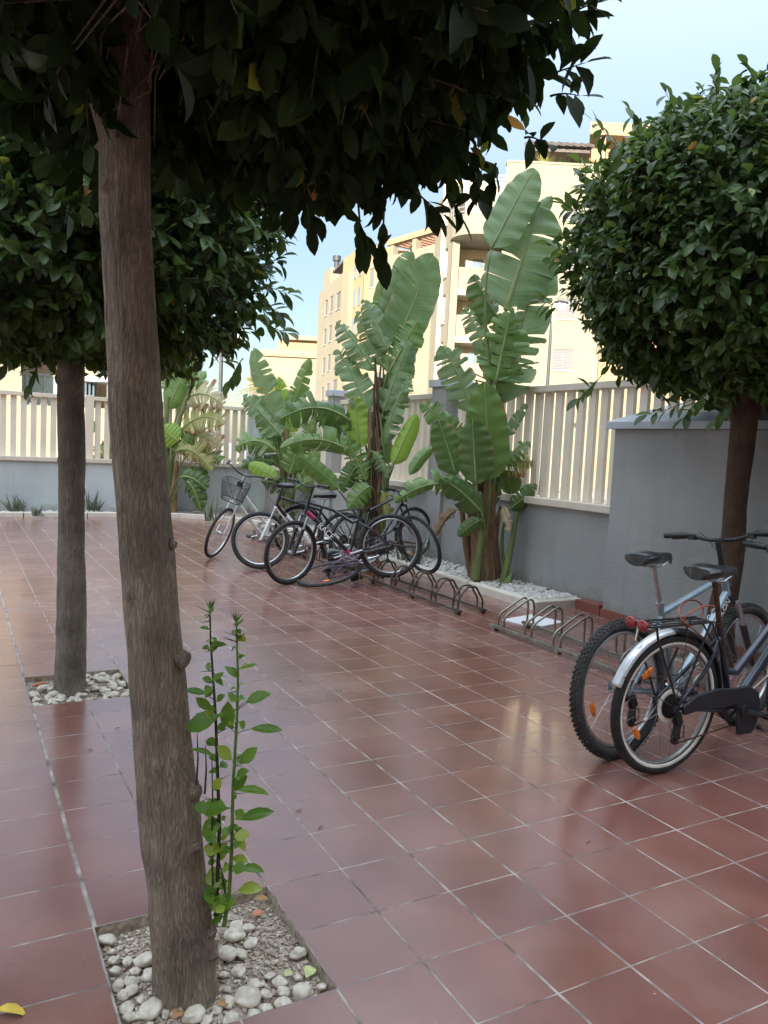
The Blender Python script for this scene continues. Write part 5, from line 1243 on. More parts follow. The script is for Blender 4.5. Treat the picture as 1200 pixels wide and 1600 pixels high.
# tall middle plant
b2 = Vector((16.0 * T, 27.6 * T, .05)); d2 = 10.3
LV2 = [
 (616, 545, 677, 398, 72, 'bl_grey', .0, .0, dict(stalk=(590, 690), d=.0, dt=0, fold=.15)),
 (604, 515, 643, 390, 46, 'bl_grey', .1, .02, dict(stalk=(588, 690), d=.15, dt=.15)),
 (594, 505, 622, 412, 30, 'bl_grey', .0, .02, dict(stalk=(588, 690), d=.25, dt=.25)),
 (600, 560, 597, 432, 40, 'bl_mid', .4, -.03, dict(stalk=(588, 690), d=.1, dt=.2)),
 (606, 548, 568, 468, 42, 'bl_grey', .4, .02, dict(stalk=(588, 700), d=-.1, dt=0)),
 (598, 572, 556, 490, 42, 'bl_grey', .4, .03, dict(stalk=(586, 700), d=0, dt=.1)),
 (586, 580, 529, 505, 48, 'bl_grey', .75, .05, dict(stalk=(580, 720), d=-.1, dt=-.1)),
 (580, 655, 527, 548, 50, 'bl_grey', .7, .07, dict(stalk=(578, 740), d=-.2, dt=-.1)),
 (605, 585, 654, 498, 56, 'bl_mid', .5, .0, dict(stalk=(590, 700), d=-.1, dt=-.1)),
 (598, 645, 640, 532, 52, 'bl_grey', .6, .03, dict(stalk=(588, 740), d=-.15, dt=-.15)),
 (598, 668, 638, 560, 46, 'bl_mid', .6, .02, dict(stalk=(588, 750), d=0, dt=0)),
 (592, 700, 638, 592, 44, 'bl_grey', .8, .04, dict(stalk=(584, 770), d=-.2, dt=-.2)),
 (614, 727, 651, 647, 36, 'bl_lite', .0, .02, dict(stalk=(588, 810), d=-.3, dt=-.3, fold=.7)),
 (607, 725, 592, 648, 34, 'bl_mid', .0, -.04, dict(stalk=(590, 800), d=-.1, dt=-.1)),
 (563, 700, 553, 620, 42, 'bl_lite', .0, .0, dict(stalk=(572, 800), d=-.2, dt=-.2, fold=.3)),
 (543, 706, 500, 627, 36, 'bl_mid', .0, -.03, dict(stalk=(566, 800), d=0, dt=0, fold=.5)),
 (547, 700, 518, 634, 26, 'bl_lite', .0, .0, dict(stalk=(566, 800), d=.2, dt=.2)),
 (560, 668, 430, 660, 62, 'bl_dark', 1.0, .20, dict(stalk=(578, 770), d=-.1, dt=-.5, fold=.55)),
 (556, 712, 440, 700, 52, 'bl_mid', .8, .16, dict(stalk=(574, 790), d=-.2, dt=-.5, fold=.7)),
 (528, 765, 466, 712, 30, 'bl_mid', .0, .04, dict(stalk=(570, 830), d=-.4, dt=-.6)),
 (560, 728, 536, 768, 34, 'bl_dark', .2, .15, dict(stalk=(575, 790), d=-.3, dt=-.3)),
 (572, 752, 545, 690, 40, 'bl_mid', .5, .0, dict(stalk=(578, 830), d=-.3, dt=-.3)),
 (597, 768, 604, 812, 34, 'bl_yell', .8, .16, dict(stalk=(590, 790), d=-.35, dt=-.4, fold=.9)),
 (582, 705, 607, 748, 32, 'bl_grey', .8, .12, dict(stalk=(585, 740), d=-.3, dt=-.35, fold=.7)),
 (578, 760, 545, 795, 36, 'bl_mid', .2, .12, dict(stalk=(580, 820), d=-.35, dt=-.4)),
 (585, 790, 566, 752, 30, 'bl_dark', .4, .0, dict(stalk=(580, 830), d=-.2, dt=-.2)),
 (592, 640, 610, 585, 36, 'bl_grey', .5, .0, dict(stalk=(586, 720), d=.1, dt=.1)),
 (590, 770, 612, 728, 24, 'bl_pale', .9, .2, dict(d=-.2, dt=-.2, fold=1.0, r=.006)),
]
ST2 = [([(578, 870), (576, 800), (582, 740), (588, 660), (592, 590)], (34, 10), .0, 1), ([(565, 868), (566, 800), (572, 740), (584, 680)], (20, 7), .1, 1), ([(590, 868), (588, 800), (592, 730), (596, 640)], (22, 6), -.05, 1),
       ([(571, 868), (572, 790), (580, 700), (586, 640)], (14, 6), -.15, 0), ([(584, 868), (580, 790), (586, 700), (584, 600)], (7, 3), -.2, 2), ([(590, 800), (594, 700), (590, 620), (586, 560)], (5, 3), -.15, 2), ([(560, 868), (560, 820), (566, 760)], (12, 5), -.1, 1), ([(596, 868), (600, 800), (605, 750), (614, 727)], (10, 5), -.1, 0)]
for k in range(9):
    u0 = 572 + k * 3; ST2.append(([(u0, 800 + rnd.uniform(-20, 40)), (u0 + rnd.uniform(0, 6), 720), (u0 + rnd.uniform(-2, 10) - 4, 640 + rnd.uniform(0, 40))], (4, 2), -.22, rnd.choice((1, 2, 0))))
strelitzia('tall giant bird of paradise behind the fallen bicycle, with shaggy brown trunk', b2, d2, LV2, ST2)

# plant by the far corner
b1 = Vector((15.3 * T, 41.5 * T, .05)); d1_ = (b1 - CAM).x * sy + (b1 - CAM).y * cy
LV1 = [
 (437, 668, 396, 548, 40, 'bl_grey', .1, .0, dict(stalk=(445, 780), d=0, dt=0, fold=.3)), (452, 645, 486, 560, 32, 'bl_mid', .4, .0, dict(stalk=(446, 780), d=0, dt=0)),
 (447, 690, 472, 600, 34, 'bl_lite', .2, .0, dict(stalk=(446, 790), d=.1, dt=.1)), (440, 682, 380, 620, 46, 'bl_grey', .8, .04, dict(stalk=(446, 790), d=-.1, dt=-.1)),
 (450, 660, 434, 590, 26, 'bl_lite', .1, .0, dict(stalk=(447, 780), d=.2, dt=.2)), (432, 706, 368, 700, 52, 'bl_mid', 1.0, .22, dict(stalk=(445, 790), d=-.2, dt=-.4, fold=.7)),
 (430, 722, 376, 730, 40, 'bl_dark', .9, .14, dict(stalk=(445, 800), d=-.1, dt=-.2, fold=.8)), (432, 748, 388, 726, 26, 'bl_lite', .0, .04, dict(stalk=(440, 800), d=-.4, dt=-.4)),
 (452, 742, 468, 690, 40, 'bl_mid', .2, .0, dict(stalk=(448, 800), d=-.2, dt=-.2)), (470, 745, 505, 690, 46, 'bl_mid', .3, .06, dict(stalk=(452, 800), d=-.1, dt=-.1)),
 (440, 735, 430, 670, 44, 'bl_dark', .2, .0, dict(stalk=(446, 800), d=.1, dt=.1)), (462, 715, 495, 648, 44, 'bl_mid', .6, .05, dict(stalk=(450, 790), d=.1, dt=.1)),
 (448, 765, 410, 755, 36, 'bl_dark', .6, .12, dict(stalk=(446, 800), d=-.2, dt=-.3)), (462, 762, 500, 752, 40, 'bl_mid', .5, .12, dict(stalk=(450, 800), d=-.2, dt=-.2)),
 (470, 700, 530, 690, 36, 'bl_dark', .9, .16, dict(stalk=(452, 780), d=.1, dt=0)), (428, 690, 405, 640, 34, 'bl_mid', .6, .03, dict(stalk=(444, 780), d=.2, dt=.2)), (480, 775, 505, 735, 24, 'bl_mid', .3, .0, dict(stalk=(460, 805), d=0, dt=0)),
]
ST1 = [([(442, 815), (443, 770), (445, 720), (448, 670)], (14, 6), 0, 1), ([(450, 815), (450, 770), (452, 720)], (12, 5), -.1, 0), ([(436, 815), (438, 770), (440, 730)], (10, 5), .1, 0), ([(456, 812), (458, 770), (462, 740)], (8, 4), 0, 1)]
strelitzia('bushy giant bird of paradise at the far corner, behind the basket bicycle', b1, d1_, LV1, ST1)

# plant on the far wall, half hidden by the big trunk
b0 = Vector((10.4 * T, 48.5 * T, .06)); d0 = (b0 - CAM).x * sy + (b0 - CAM).y * cy
LV0 = [
 (262, 640, 300, 560, 34, 'bl_mid', .2, .03, dict(stalk=(262, 790), d=0, dt=0)), (282, 590, 316, 598, 40, 'bl_mid', .3, .1, dict(stalk=(262, 780), d=.1, dt=0)), (258, 610, 262, 548, 30, 'bl_mid', .2, 0, dict(stalk=(258, 780), d=.1, dt=.1)),
 (287, 626, 348, 634, 46, 'bl_tan', 1.3, .20, dict(stalk=(262, 770), d=0, dt=-.3, fold=.2)), (283, 672, 350, 664, 40, 'bl_yell', 1.3, .22, dict(stalk=(262, 780), d=-.1, dt=-.3, fold=.4)),
 (290, 680, 345, 700, 46, 'bl_tan', 1.2, .12, dict(stalk=(262, 790), d=0, dt=-.2, fold=.2)), (275, 705, 330, 736, 46, 'bl_yell', 1.2, .22, dict(stalk=(262, 800), d=-.2, dt=-.3, fold=.5)),
 (300, 704, 346, 722, 34, 'bl_mid', 1.0, .14, dict(stalk=(266, 790), d=-.1, dt=-.2, fold=.5)), (278, 690, 252, 668, 34, 'bl_lite', .0, .0, dict(stalk=(262, 790), d=-.2, dt=-.2)), (268, 705, 300, 672, 30, 'bl_mid', .2, .0, dict(stalk=(262, 790), d=-.1, dt=-.1)),
 (283, 745, 322, 765, 40, 'bl_dark', .4, .15, dict(stalk=(264, 795), d=-.3, dt=-.3, fold=.8)), (292, 752, 315, 800, 34, 'bl_dark', .5, .16, dict(stalk=(266, 795), d=-.35, dt=-.35, fold=.9)),
 (240, 690, 176, 625, 28, 'bl_lite', .0, .03, dict(d=.1, dt=.1, stalk=(258, 780))), (205, 690, 165, 650, 24, 'bl_lite', .1, .0, dict(d=0, dt=0, stalk=(250, 790))), (196, 692, 190, 655, 34, 'bl_lite', .2, .0, dict(d=0, dt=0, stalk=(250, 790))),
 (205, 690, 145, 772, 44, 'bl_yell', 1.1, .24, dict(stalk=(250, 790), d=-.1, dt=-.3, fold=.5, av=(-.6, .8))), (150, 672, 128, 660, 20, 'bl_mid', 0, 0, dict(d=0, dt=0)), (190, 720, 160, 690, 30, 'bl_mid', .4, .05, dict(stalk=(240, 790), d=0, dt=0)),
]
ST0 = [([(266, 802), (262, 740), (258, 680), (262, 620)], (14, 6), 0, 0), ([(260, 802), (268, 720), (282, 650), (300, 600)], (10, 6), 0, 0), ([(272, 802), (272, 760), (276, 720)], (12, 6), -.1, 1), ([(256, 802), (250, 740), (247, 660)], (10, 5), 0, 0)]
LV0 = [(a_[:4] + (a_[4] * 1.3,) + a_[5:]) for a_ in LV0]
strelitzia('sparse giant bird of paradise with dry fringed leaves, half behind the big trunk', b0, d0, LV0, ST0)

# low spiky succulents
def succ(u, v, d, n, L, label):
    P = px_floor(u, v, .05) if d is None else pt(u, d, .05); mb = MB()
    t = empty('spiky_succulent', P, label, 'plant', 'spiky succulents at the foot of the walls')
    for k in range(n):
        a = rnd.uniform(0, 6.283); e = rnd.uniform(.75, 1.45); l = L * rnd.uniform(.55, 1.05); d_ = Vector((math.cos(a) * math.cos(e), math.sin(a) * math.cos(e), math.sin(e)))
        o_ = Vector((rnd.uniform(-.1, .1), rnd.uniform(-.05, .05), 0)); mb.tube([o_, o_ + d_ * l * .5, o_ + d_ * l * .8, o_ + d_ * l + Vector((0, 0, -.01))], [.017, .014, .008, .001], 6)
    mb.build('leaves', M['bl_sage'], t, smooth=True)
M['bl_sage'] = pmat('sage_succulent', (.16, .20, .13), .6, col2=(.09, .115, .07), scale=18)
succ(27, 801, None, 26, .34, 'spiky sage-green succulent left of the second trunk'); succ(143, 800, None, 24, .42, 'spiky succulent between the two left trunks'); succ(60, 801, 13.2, 12, .22, 'small spiky succulent beside the larger one on the left')
succ(334, 806, 13.8, 9, .5, 'sparse spiky succulent behind the bicycle basket'); succ(655, 870, 9.6, 9, .42, 'thin arching succulent seen through the raised bicycle wheel'); succ(640, 868, 9.8, 6, .30, 'short succulent beside the fallen bicycle wheel')

# distant palm and hedge beyond the fence
pl = empty('date_palm', pt(410, 60), 'pale green palm in the street beyond the corner post', 'palm')
mb = MB(); mb.tube([(0, 0, -.3), (0, 0, 3), (0, 0, hz(410, 612, 60))], [.3, .25, .22], 10); mb.build('trunk', M['driedsheath'], pl, smooth=True)
mb = MB(); top = Vector((0, 0, hz(410, 608, 60)))
for k in range(46):
    a = rnd.uniform(0, 6.283); e = rnd.uniform(-.2, 1.4); l = 2.3; d_ = Vector((math.cos(a) * math.cos(e), math.sin(a) * math.cos(e), math.sin(e)))
    for q in range(12):
        f = q / 12; p = top + d_ * l * f + Vector((0, 0, -.9 * f * f)); s = Vector((-math.sin(a), math.cos(a), -.5)).normalized()
        for sg in (-1, 1):
            s2 = (Vector((-math.sin(a) * sg, math.cos(a) * sg, -.55)) + d_ * .5).normalized() * .55 * (1 - f * .5); w_ = d_ * .05; mb.add([p - w_, p + w_, p + s2], [(0, 1, 2)])
mb.build('crown', M['bl_yell'], pl)
hd = MB()
for k in range(900):
    p = pt(rnd.uniform(318, 520), rnd.uniform(24, 26), rnd.uniform(0, 1.15) - .3); s = rnd.uniform(.06, .14); d_ = Vector(unit(1)[0]) * s; e_ = Vector(unit(1)[0]) * s; hd.add([p, p + d_, p + d_ + e_, p + e_], [(0, 1, 2, 3)])
tag(hd.build('hedge', M['bl_mid']), 'low clipped hedge across the street behind the corner post', 'hedge')

# ================================================================ BIKE RACKS
def rack(label, x0, x1, ys, style, mat, railh=.035, ylo=None, yhi=None):
    t = empty('bike_rack', G(x0, ys[0]), label, 'bike rack', 'steel bike racks along the patio'); b = Vector(t.location)
    ylo = min(ys) - .35 if ylo is None else ylo; yhi = max(ys) + .45 if yhi is None else yhi
    for x in (x0, x1):
        mb = MB(); mb.bar(G(x, ylo, .035) - b, G(x, yhi, .035) - b, .035, .022)
        for y in (ylo + .2, yhi - .2, (ylo + yhi) / 2): mb.box(G(x, y, .012) - b, (.04, .05, .024))
        mb.build('rail', mat, t, bevel=.003)
    H = .28
    for y in ys:
        for dy in (-.15, .15):
            yy = y + dy; P = lambda x, z: G(x, yy, z) - b
            if style == 'hex':
                q = [P(x0, .04), P(x0, .13), P(x0 + (x1 - x0) * .30, .235), P(x0 + (x1 - x0) * .42, .245), P(x0 + (x1 - x0) * .62, .245), P(x0 + (x1 - x0) * .72, .235), P(x1, .12), P(x1, .04)]
            else:
                q = [P(x0 + .12, .04), P(x0 + .10, .10), P(x0 + .22, .145), P(x0 + (x1 - x0) * .72, .245), P(x0 + (x1 - x0) * .86, .262), P(x0 + (x1 - x0) * .96, .245), P(x1, .20), P(x1, .04)]
            mb = MB()
            # round the corners
            out = [q[0]]
            for i in range(1, len(q) - 1):
                a, c, e = q[i - 1], q[i], q[i + 1]
                for s in (.25, .5, .75): out.append((c + (a - c).normalized() * min(.015, (a - c).length / 2.1)) * (1 - s) ** 2 + c * 2 * s * (1 - s) + (c + (e - c).normalized() * min(.015, (e - c).length / 2.1)) * s * s)
            out.append(q[-1]); mb.tube(out, .0095, 8); mb.build('hoop', mat, t, smooth=True)
    return t
rack('steel bike rack with slanted hoops nearest the grey block', 11.25, 12.5, [12.4, 11.1, 9.85, 8.6, 7.3], 'slant', M['steel'], ylo=6.6, yhi=12.75)
r2 = rack('right-most steel bike rack under the black-chainguard bicycle', 11.25, 12.5, [5.4, 4.1, 2.8, 1.5], 'slant', M['steel'], ylo=.8, yhi=6.3)
rack('dark steel bike rack with six-sided hoops beneath the raised wheel', 11.42, 12.42, [15.0, 16.4, 17.9, 19.3, 20.7], 'hex', M['steel_dark'])
rack('dark steel bike rack under the black and magenta bicycle', 11.42, 12.42, [22.2, 23.6, 25.0, 26.4, 27.8], 'hex', M['steel_dark'])
rack('farthest steel bike rack behind the basket bicycle', 11.42, 12.42, [29.6, 31.0, 32.4, 33.8, 35.2], 'hex', M['steel_dark'])
# white slab
a = G(13.25, 13.15, .006); mb = MB(); mb.box(a, (.42, .36, .012), Matrix.Rotation(.25, 3, 'Z')); tag(mb.build('cover_slab', M['marble'], bevel=.002), 'thin white slab lying on the tiles behind the slanted rack', 'slab')

def text_obj(name, body, size, mat, parent, mtx, extr=.0008):
    cu = bpy.data.curves.new(name, 'FONT'); cu.body = body; cu.size = size; cu.extrude = extr; cu.align_x = 'CENTER'; cu.align_y = 'CENTER'; cu.materials.append(mat)
    tmp = bpy.data.objects.new('tmp', cu); me = bpy.data.meshes.new_from_object(tmp); bpy.data.objects.remove(tmp); me.name = name
    o = bpy.data.objects.new(name, me); COL.objects.link(o); o.parent = parent; o.matrix_parent_inverse = Matrix.Identity(4); o.matrix_basis = mtx; return o
# maker's letters on the near rail
b = Vector(r2.location); Mx = Matrix.Translation(G(11.25, 1.75, .0475) - b) @ Matrix.Rotation(R(-90), 4, 'Z')
text_obj('lettering', 'WIN', .03, M['ink'], r2, Mx)

# ================================================================ BICYCLES
def wheel(parent, H, Mr, Rw, tyre_mat, rim_mat, tw_=.022, spoke_mat=None, knobby=False, white=False, refl=(), nsp=28, name='wheel', disc=None, ring=False):
    "H hub centre, Mr 3x3 orientation (local axle = Y)"
    mb = MB()
    mb.tube([Mr @ Vector((0, y, 0)) + H for y in (-.05, -.035, -.03, .03, .035, .05)], [.009, .012, .022, .022, .012, .009], 12)
    for k in range(nsp):
        a = 2 * math.pi * k / nsp; s = 1 if k % 2 else -1; a2 = a + (.35 if (k // 2) % 2 else -.35)
        p0 = Vector((math.cos(a2) * .02, s * .028, math.sin(a2) * .02)); p1 = Vector((math.cos(a) * (Rw - tw_ * 2.1), 0, math.sin(a) * (Rw - tw_ * 2.1)))
        mb.tube([Mr @ p0 + H, Mr @ p1 + H], .0013, 4, cap=False)
    w_ = mb.build(name, spoke_mat or M['spoke'], parent, smooth=True)
    mb = MB(); mb.ring(H, Rw - tw_, tw_ * .95, tw_, Mr, 72, 12)
    if knobby:
        for k in range(80):
            for j, (y, dz) in enumerate(((-.75, -.25), (-.28, 0), (.28, 0), (.75, -.25))):
                a = 2 * math.pi * (k + (.5 if j % 2 else 0)) / 80; rr_ = Rw + dz * tw_ * .9 + .001
                Q = Matrix.Rotation(-a, 3, 'Y'); c = Mr @ (Q @ Vector((rr_, y * tw_ * .95, 0))) + H
                mb.box(c, (.008, .0085, .012), Mr @ Q)
    ty = mb.build('tyre', tyre_mat, None, smooth=True); ty.parent = w_
    mb = MB(); mb.ring(H, Rw - tw_ * 2.25, .011, .010, Mr, 72, 8)
    ri = mb.build('rim', rim_mat, None, smooth=True); ri.parent = w_
    if white:
        mb = MB()
        for s in (-1, 1): mb.ring(H + Mr @ Vector((0, s * tw_ * .62, 0)), Rw - tw_ * 1.62, .006, .0105, Mr, 72, 8)
        ww = mb.build('tyre_side_band', M['whitewall'], None, smooth=True); ww.parent = w_
    for a in refl:
        mb = MB(); Q = Matrix.Rotation(-a, 3, 'Y'); c = Mr @ (Q @ Vector((Rw * .62, 0, 0))) + H
        mb.blob(c, .017, .008, .040, Mr @ Q, 8, 14); rf = mb.build('reflector', M['orange'], None, smooth=True); rf.parent = w_
    if disc:
        mb = MB(); mb.tube([Mr @ Vector((0, disc * .035, 0)) + H, Mr @ Vector((0, disc * .037, 0)) + H], .08, 24); dd_ = mb.build('brake_disc', M['alu'], None); dd_.parent = w_
    if ring:
        mb = MB(); mb.ring(H + Mr @ Vector((0, -.026, 0)), .068, .002, .012, Mr, 36, 6); q = mb.build('spoke_guard', M['whitewall'], None, smooth=True); q.parent = w_
    return w_

def bicycle(label, pos, az, lean=0.0, pitch=0.0, Rw=.34, steer=0.0, frame='mtb', fmat='blackpaint', fork='blackpaint', tyre='rubber', rim='alu', tw_=.022, knobby=False, white=False,
            saddle=True, saddle_z=.95, bar='flat', bar_turn=None, bar_z=1.0, wb=1.06, fenders=None, rack_=False, basket=False, chainguard=False, refl_r=(), refl_f=(), susp=False, spoke=None, text=None, accents=None, taillight=False, lock=False, ringg=False, mtx=None, cassette=True, disc=None, seat_off=0, seat_tilt=0.0, wheel_droop=0):
    t = empty('bicycle', pos, label, 'bicycle', 'bicycles left at the racks')
    if mtx is not None: t.matrix_world = mtx
    else:
        Mz = Matrix.Rotation(R(90) - az, 4, 'Z'); t.matrix_world = Matrix.Translation(Vector(pos)) @ Mz @ Matrix.Rotation(-pitch, 4, 'Y') @ Matrix.Rotation(lean, 4, 'X')
    FM = M[fmat]; FK = M[fork]; V = Vector
    RH = V((0, 0, Rw)); BB = V((.435, 0, .285)); FH0 = V((wb, 0, Rw))
    ca, sa = math.cos(R(71)), math.sin(R(71)); AX = V((-ca, 0, sa))
    off = FH0 - V((.045 * sa, 0, .045 * ca)); crownp = off + AX * (Rw + .07); HB = off + AX * (Rw + .10); HT = HB + AX * .13
    if bar == 'swept': HT = HB + AX * .20
    ST = Matrix.Rotation(steer, 4, AX); 
    def S(p): return HB + ST.to_3x3() @ (V(p) - HB)
    saT = V((-math.cos(R(73)), 0, math.sin(R(73)))); SEATT = BB + saT * .46; 
    if frame == 'step': SEATT = BB + saT * .42
    # frame
    mb = MB()
    mb.tube([BB, SEATT], .0165, 12); mb.tube([HB, HT], .02, 12)
    if frame == 'mtb':
        dt_ = [HB + AX * .02, HB.lerp(BB, .5) + V((0, 0, -.004)), BB]; mb.tube(dt_, .021, 12)
        mb.tube([HT - AX * .02, SEATT - saT * .04], .017, 12)
    elif frame == 'sport':
        mb.tube([HB + AX * .02, BB], .024, 12); mb.tube([HT - AX * .02, HT.lerp(SEATT, .45) + V((0, 0, -.045)), SEATT - saT * .10 + V((.06, 0, -.02)), SEATT - saT * .10], .018, 12)
    elif frame == 'step':
        mb.tube([HB + AX * .02, HB.lerp(BB, .55) + V((0, 0, -.03)), BB + V((.05, 0, .01)), BB], .024, 12)
        mb.tube([HT - AX * .04, HT.lerp(BB + saT * .16, .55) + V((0, 0, -.06)), BB + saT * .18 + V((.08, 0, -.01)), BB + saT * .18], .020, 12)
    for s in (-1, 1):
        e = RH + V((.0, s * .062, 0)); mb.tube([BB + V((-.02, s * .03, 0)), BB + V((-.14, s * .045, .0)), e], [.012, .011, .008], 8); mb.tube([SEATT - saT * (.05 if frame != 'sport' else .11), (SEATT - saT * .08) * .6 + e * .4 + V((0, s * .02, 0)), e], [.010, .010, .007], 8)
        mb.box(e, (.035, .006, .04))
    fr = mb.build('frame', FM, t, smooth=True)
    if accents:
        mb = MB(); n = 4
        for f0, f1, mm in accents: 
            m2 = MB(); a = (HB + AX * .02).lerp(BB, f0); c = (HB + AX * .02).lerp(BB, f1); m2.tube([a, c], .0262, 12); q = m2.build('frame_band', M[mm], None, smooth=True); q.parent = fr
    if text:
        body, where, size, mname, sgn = text
        if where == 'seat': P0, P1 = BB + saT * .20, SEATT
        elif where == 'top': P0, P1 = SEATT, HT
        elif where == 'down6': P0, P1 = BB.lerp(HB, .56), HB.lerp(BB, -.04)
        else: P0, P1 = BB.lerp(HB, .10), HB
        for sg in (-1, 1):
            x = (P1 - P0).normalized() * sgn * (1 if not where.startswith('down') else (1 if sg < 0 else -1)); y_n = V((0, sg, 0)); z = y_n; y = z.cross(x)
            c = P0.lerp(P1, .5) + y_n * .0265; Mx = Matrix((x, y, z)).transposed().to_4x4(); Mx.translation = c
            text_obj('lettering', body, size, M[mname], fr, Mx, .001)
    # fork
    mb = MB(); H2 = FH0
    mb.tube([S(HB - AX * .005), S(crownp - AX * .01)], .018, 10); mb.tube([S(crownp + V((0, -.055, 0))), S(crownp + V((0, .055, 0)))], .018, 8)
    for s in (-1, 1):
        a = crownp + V((0, s * .055, 0)); e = FH0 + V((0, s * .052, 0))
        if susp: mb.tube([S(a), S(a.lerp(e, .4))], .0145, 10, mi=1); mb.tube([S(a.lerp(e, .36)), S(a.lerp(e, .40)), S(e)], [.020, .021, .015], 10)
        else: mb.tube([S(a), S(a.lerp(e, .6) + V((-.012, 0, 0))), S(e)], [.013, .011, .008], 8)
    mb.build('fork', [FK, M['alu']], t, smooth=True)
    # wheels
    sm = M[spoke] if spoke else M['spoke']
    wheel(t, RH, Matrix.Identity(3), Rw, M[tyre], M[rim], tw_, sm, knobby, white, refl_r, ring=ringg, disc=disc)
    wheel(t, S(FH0), ST.to_3x3(), Rw, M[tyre], M[rim], tw_, sm, knobby, white, refl_f, disc=disc)
    # cranks
    mb = MB(); ca_ = 2.2
    mb.tube([BB + V((0, -.055, 0)), BB + V((0, .055, 0))], .016, 10)
    mb.ring(BB + V((0, -.05, 0)), .082, .003, .010, None, 36, 6); 
    for k in range(5):
        a = k * 1.2566; mb.bar(BB + V((0, -.052, 0)), BB + V((math.cos(a) * .08, -.052, math.sin(a) * .08)), .006, .012)
    for s, a in ((-1, -.25), (1, math.pi - .25)):
        e = BB + V((math.cos(a) * .17, s * .075, math.sin(a) * .17)); mb.tube([BB + V((0, s * .055, 0)), e], [.013, .010], 8)
    cr_ = mb.build('crankset', M['blackplastic'] if chainguard else M['alu'], t, smooth=True)
    for s, a in ((-1, -.25), (1, math.pi - .25)):
        e = BB + V((math.cos(a) * .17, s * .12, math.sin(a) * .17)); mb = MB(); mb.box(e, (.085, .075, .018)); mb.box(e + V((0, 0, .012)), (.06, .05, .008)); q = mb.build('pedal', M['blackplastic'], None, bevel=.004); q.parent = cr_
    # chain + cassette + derailleur
    mb = MB(); y = -.045
    mb.tube([V((0, y, Rw + .045)), BB + V((0, y, .085))], .004, 5)
    DR = V((.03, y, Rw - .16)); mb.tube([BB + V((0, y, -.085)), DR + V((.01, 0, -.02))], .004, 5)
    mb.build('chain', M['rust'], t)
    if cassette:
        mb = MB()
        for k in range(7): r_ = .058 - k * .0055; mb.tube([RH + V((0, -.030 - k * .0045, 0)), RH + V((0, -.032 - k * .0045, 0))], r_, 26)
        mb.build('cassette', M['blackplastic'] if spoke == 'spoke_dark' or chainguard else M['steel_dark'], t)
        mb = MB(); mb.tube([RH + V((.01, y - .02, -.02)), RH + V((.03, y - .02, -.07))], .016, 8); mb.bar(RH + V((.03, y - .01, -.06)), DR, .014, .035, (0, 1, 0))
        for c in (RH + V((.03, y, -.07)), DR): mb.tube([c + V((0, -.006, 0)), c + V((0, .006, 0))], .022, 14)
        mb.tube([RH + V((.03, y - .015, -.08)), RH + V((.06, y - .02, -.09)), RH + V((.065, y - .02, -.14)), RH + V((.04, y - .02, -.15)), RH + V((.03, y - .02, -.10))], .003, 5)
        mb.build('derailleur', M['blackplastic'], t, smooth=True)
    if chainguard:
        top = [(0.02, Rw + .012), (.10, Rw + .055), (.24, Rw + .075), (.38, .285 + .115), (.46, .285 + .120), (.53, .285 + .085), (.56, .285 + .02), (.55, .285 - .06), (.52, .285 - .125), (.42, .285 - .125), (.40, .285 - .06), (.405, .285), (.375, .285 + .035), (.33, .285 + .03), (.15, Rw - .015), (.03, Rw - .03)]
        mb = MB(); mb.extrude(top, -.088, -.070); g = mb.build('chain_guard', M['chainguard'], t, bevel=.006)
        mb = MB(); mb.tube([BB + V((0, -.09, 0)), BB + V((0, -.105, 0))], .03, 16); 
        mb.tube([BB + V((0, -.1, 0)), BB + V((.17, -.105, -.05))], [.016, .011], 8); q = mb.build('crank_arm', M['blackplastic'], t, smooth=True)
    # seatpost + saddle
    if saddle:
        sp0 = SEATT; sp1 = BB + saT * ((saddle_z - .285) / saT.z - .045); mb = MB(); mb.tube([SEATT - saT * .02, sp1], .0135, 10); mb.tube([SEATT - saT * .005, SEATT + saT * .02], .021, 12); mb.build('seat_post', M['alu'] if fmat != 'navy' else M['rust'], t, smooth=True)
        mb = MB(); sc_ = sp1 + V((.0, 0, .04)); prof = [(-.14, .055, .008), (-.13, .078, .014), (-.07, .086, .022), (-.01, .06, .014), (.04, .036, .008), (.10, .022, .006), (.135, .014, .0), (.145, .004, -.01)]
        n = 14; base = 0
        for x, w_, z in prof:
            for k in range(n):
                a = 2 * math.pi * k / n; yy = math.cos(a) * w_; zz = math.sin(a); zz = zz * (.026 if zz > 0 else .046 * (.6 + 6 * abs(w_ - .02) if w_ > .02 else .5)); mb.v.append(tuple(sc_ + V((x, yy, z + zz))))
        for i in range(len(prof) - 1):
            for k in range(n): k2 = (k + 1) % n; mb.f.append((i * n + k, i * n + k2, (i + 1) * n + k2, (i + 1) * n + k)); mb.m.append(0)
        mb.f.append(tuple(range(n))); mb.m.append(0); mb.f.append(tuple(reversed(range((len(prof) - 1) * n, len(prof) * n)))); mb.m.append(0)
        sd_ = mb.build('saddle', M['saddle'], t, smooth=True)
        mb = MB()
        for s in (-1, 1): mb.tube([sc_ + V((-.11, s * .02, -.012)), sc_ + V((-.05, s * .022, -.036)), sc_ + V((.04, s * .022, -.036)), sc_ + V((.11, s * .012, -.008))], .0035, 6)
        q = mb.build('saddle_rails', M['alu'], None); q.parent = sd_
    # stem + handlebar
    bt = steer if bar_turn is None else bar_turn; BT = Matrix.Rotation(bt, 4, AX).to_3x3()
    def Sb(p): return HB + BT @ (V(p) - HB)
    rise = max(0, (bar_z - HT.z)); ctop = HT + AX * rise; bc = ctop + V((.075, 0, .01)); 
    if bar == 'swept': bc = ctop + V((.03, 0, .01))
    mb = MB(); mb.tube([Sb(HT), Sb(ctop)], .0145, 10); mb.tube([Sb(ctop), Sb(bc)], .016, 10)
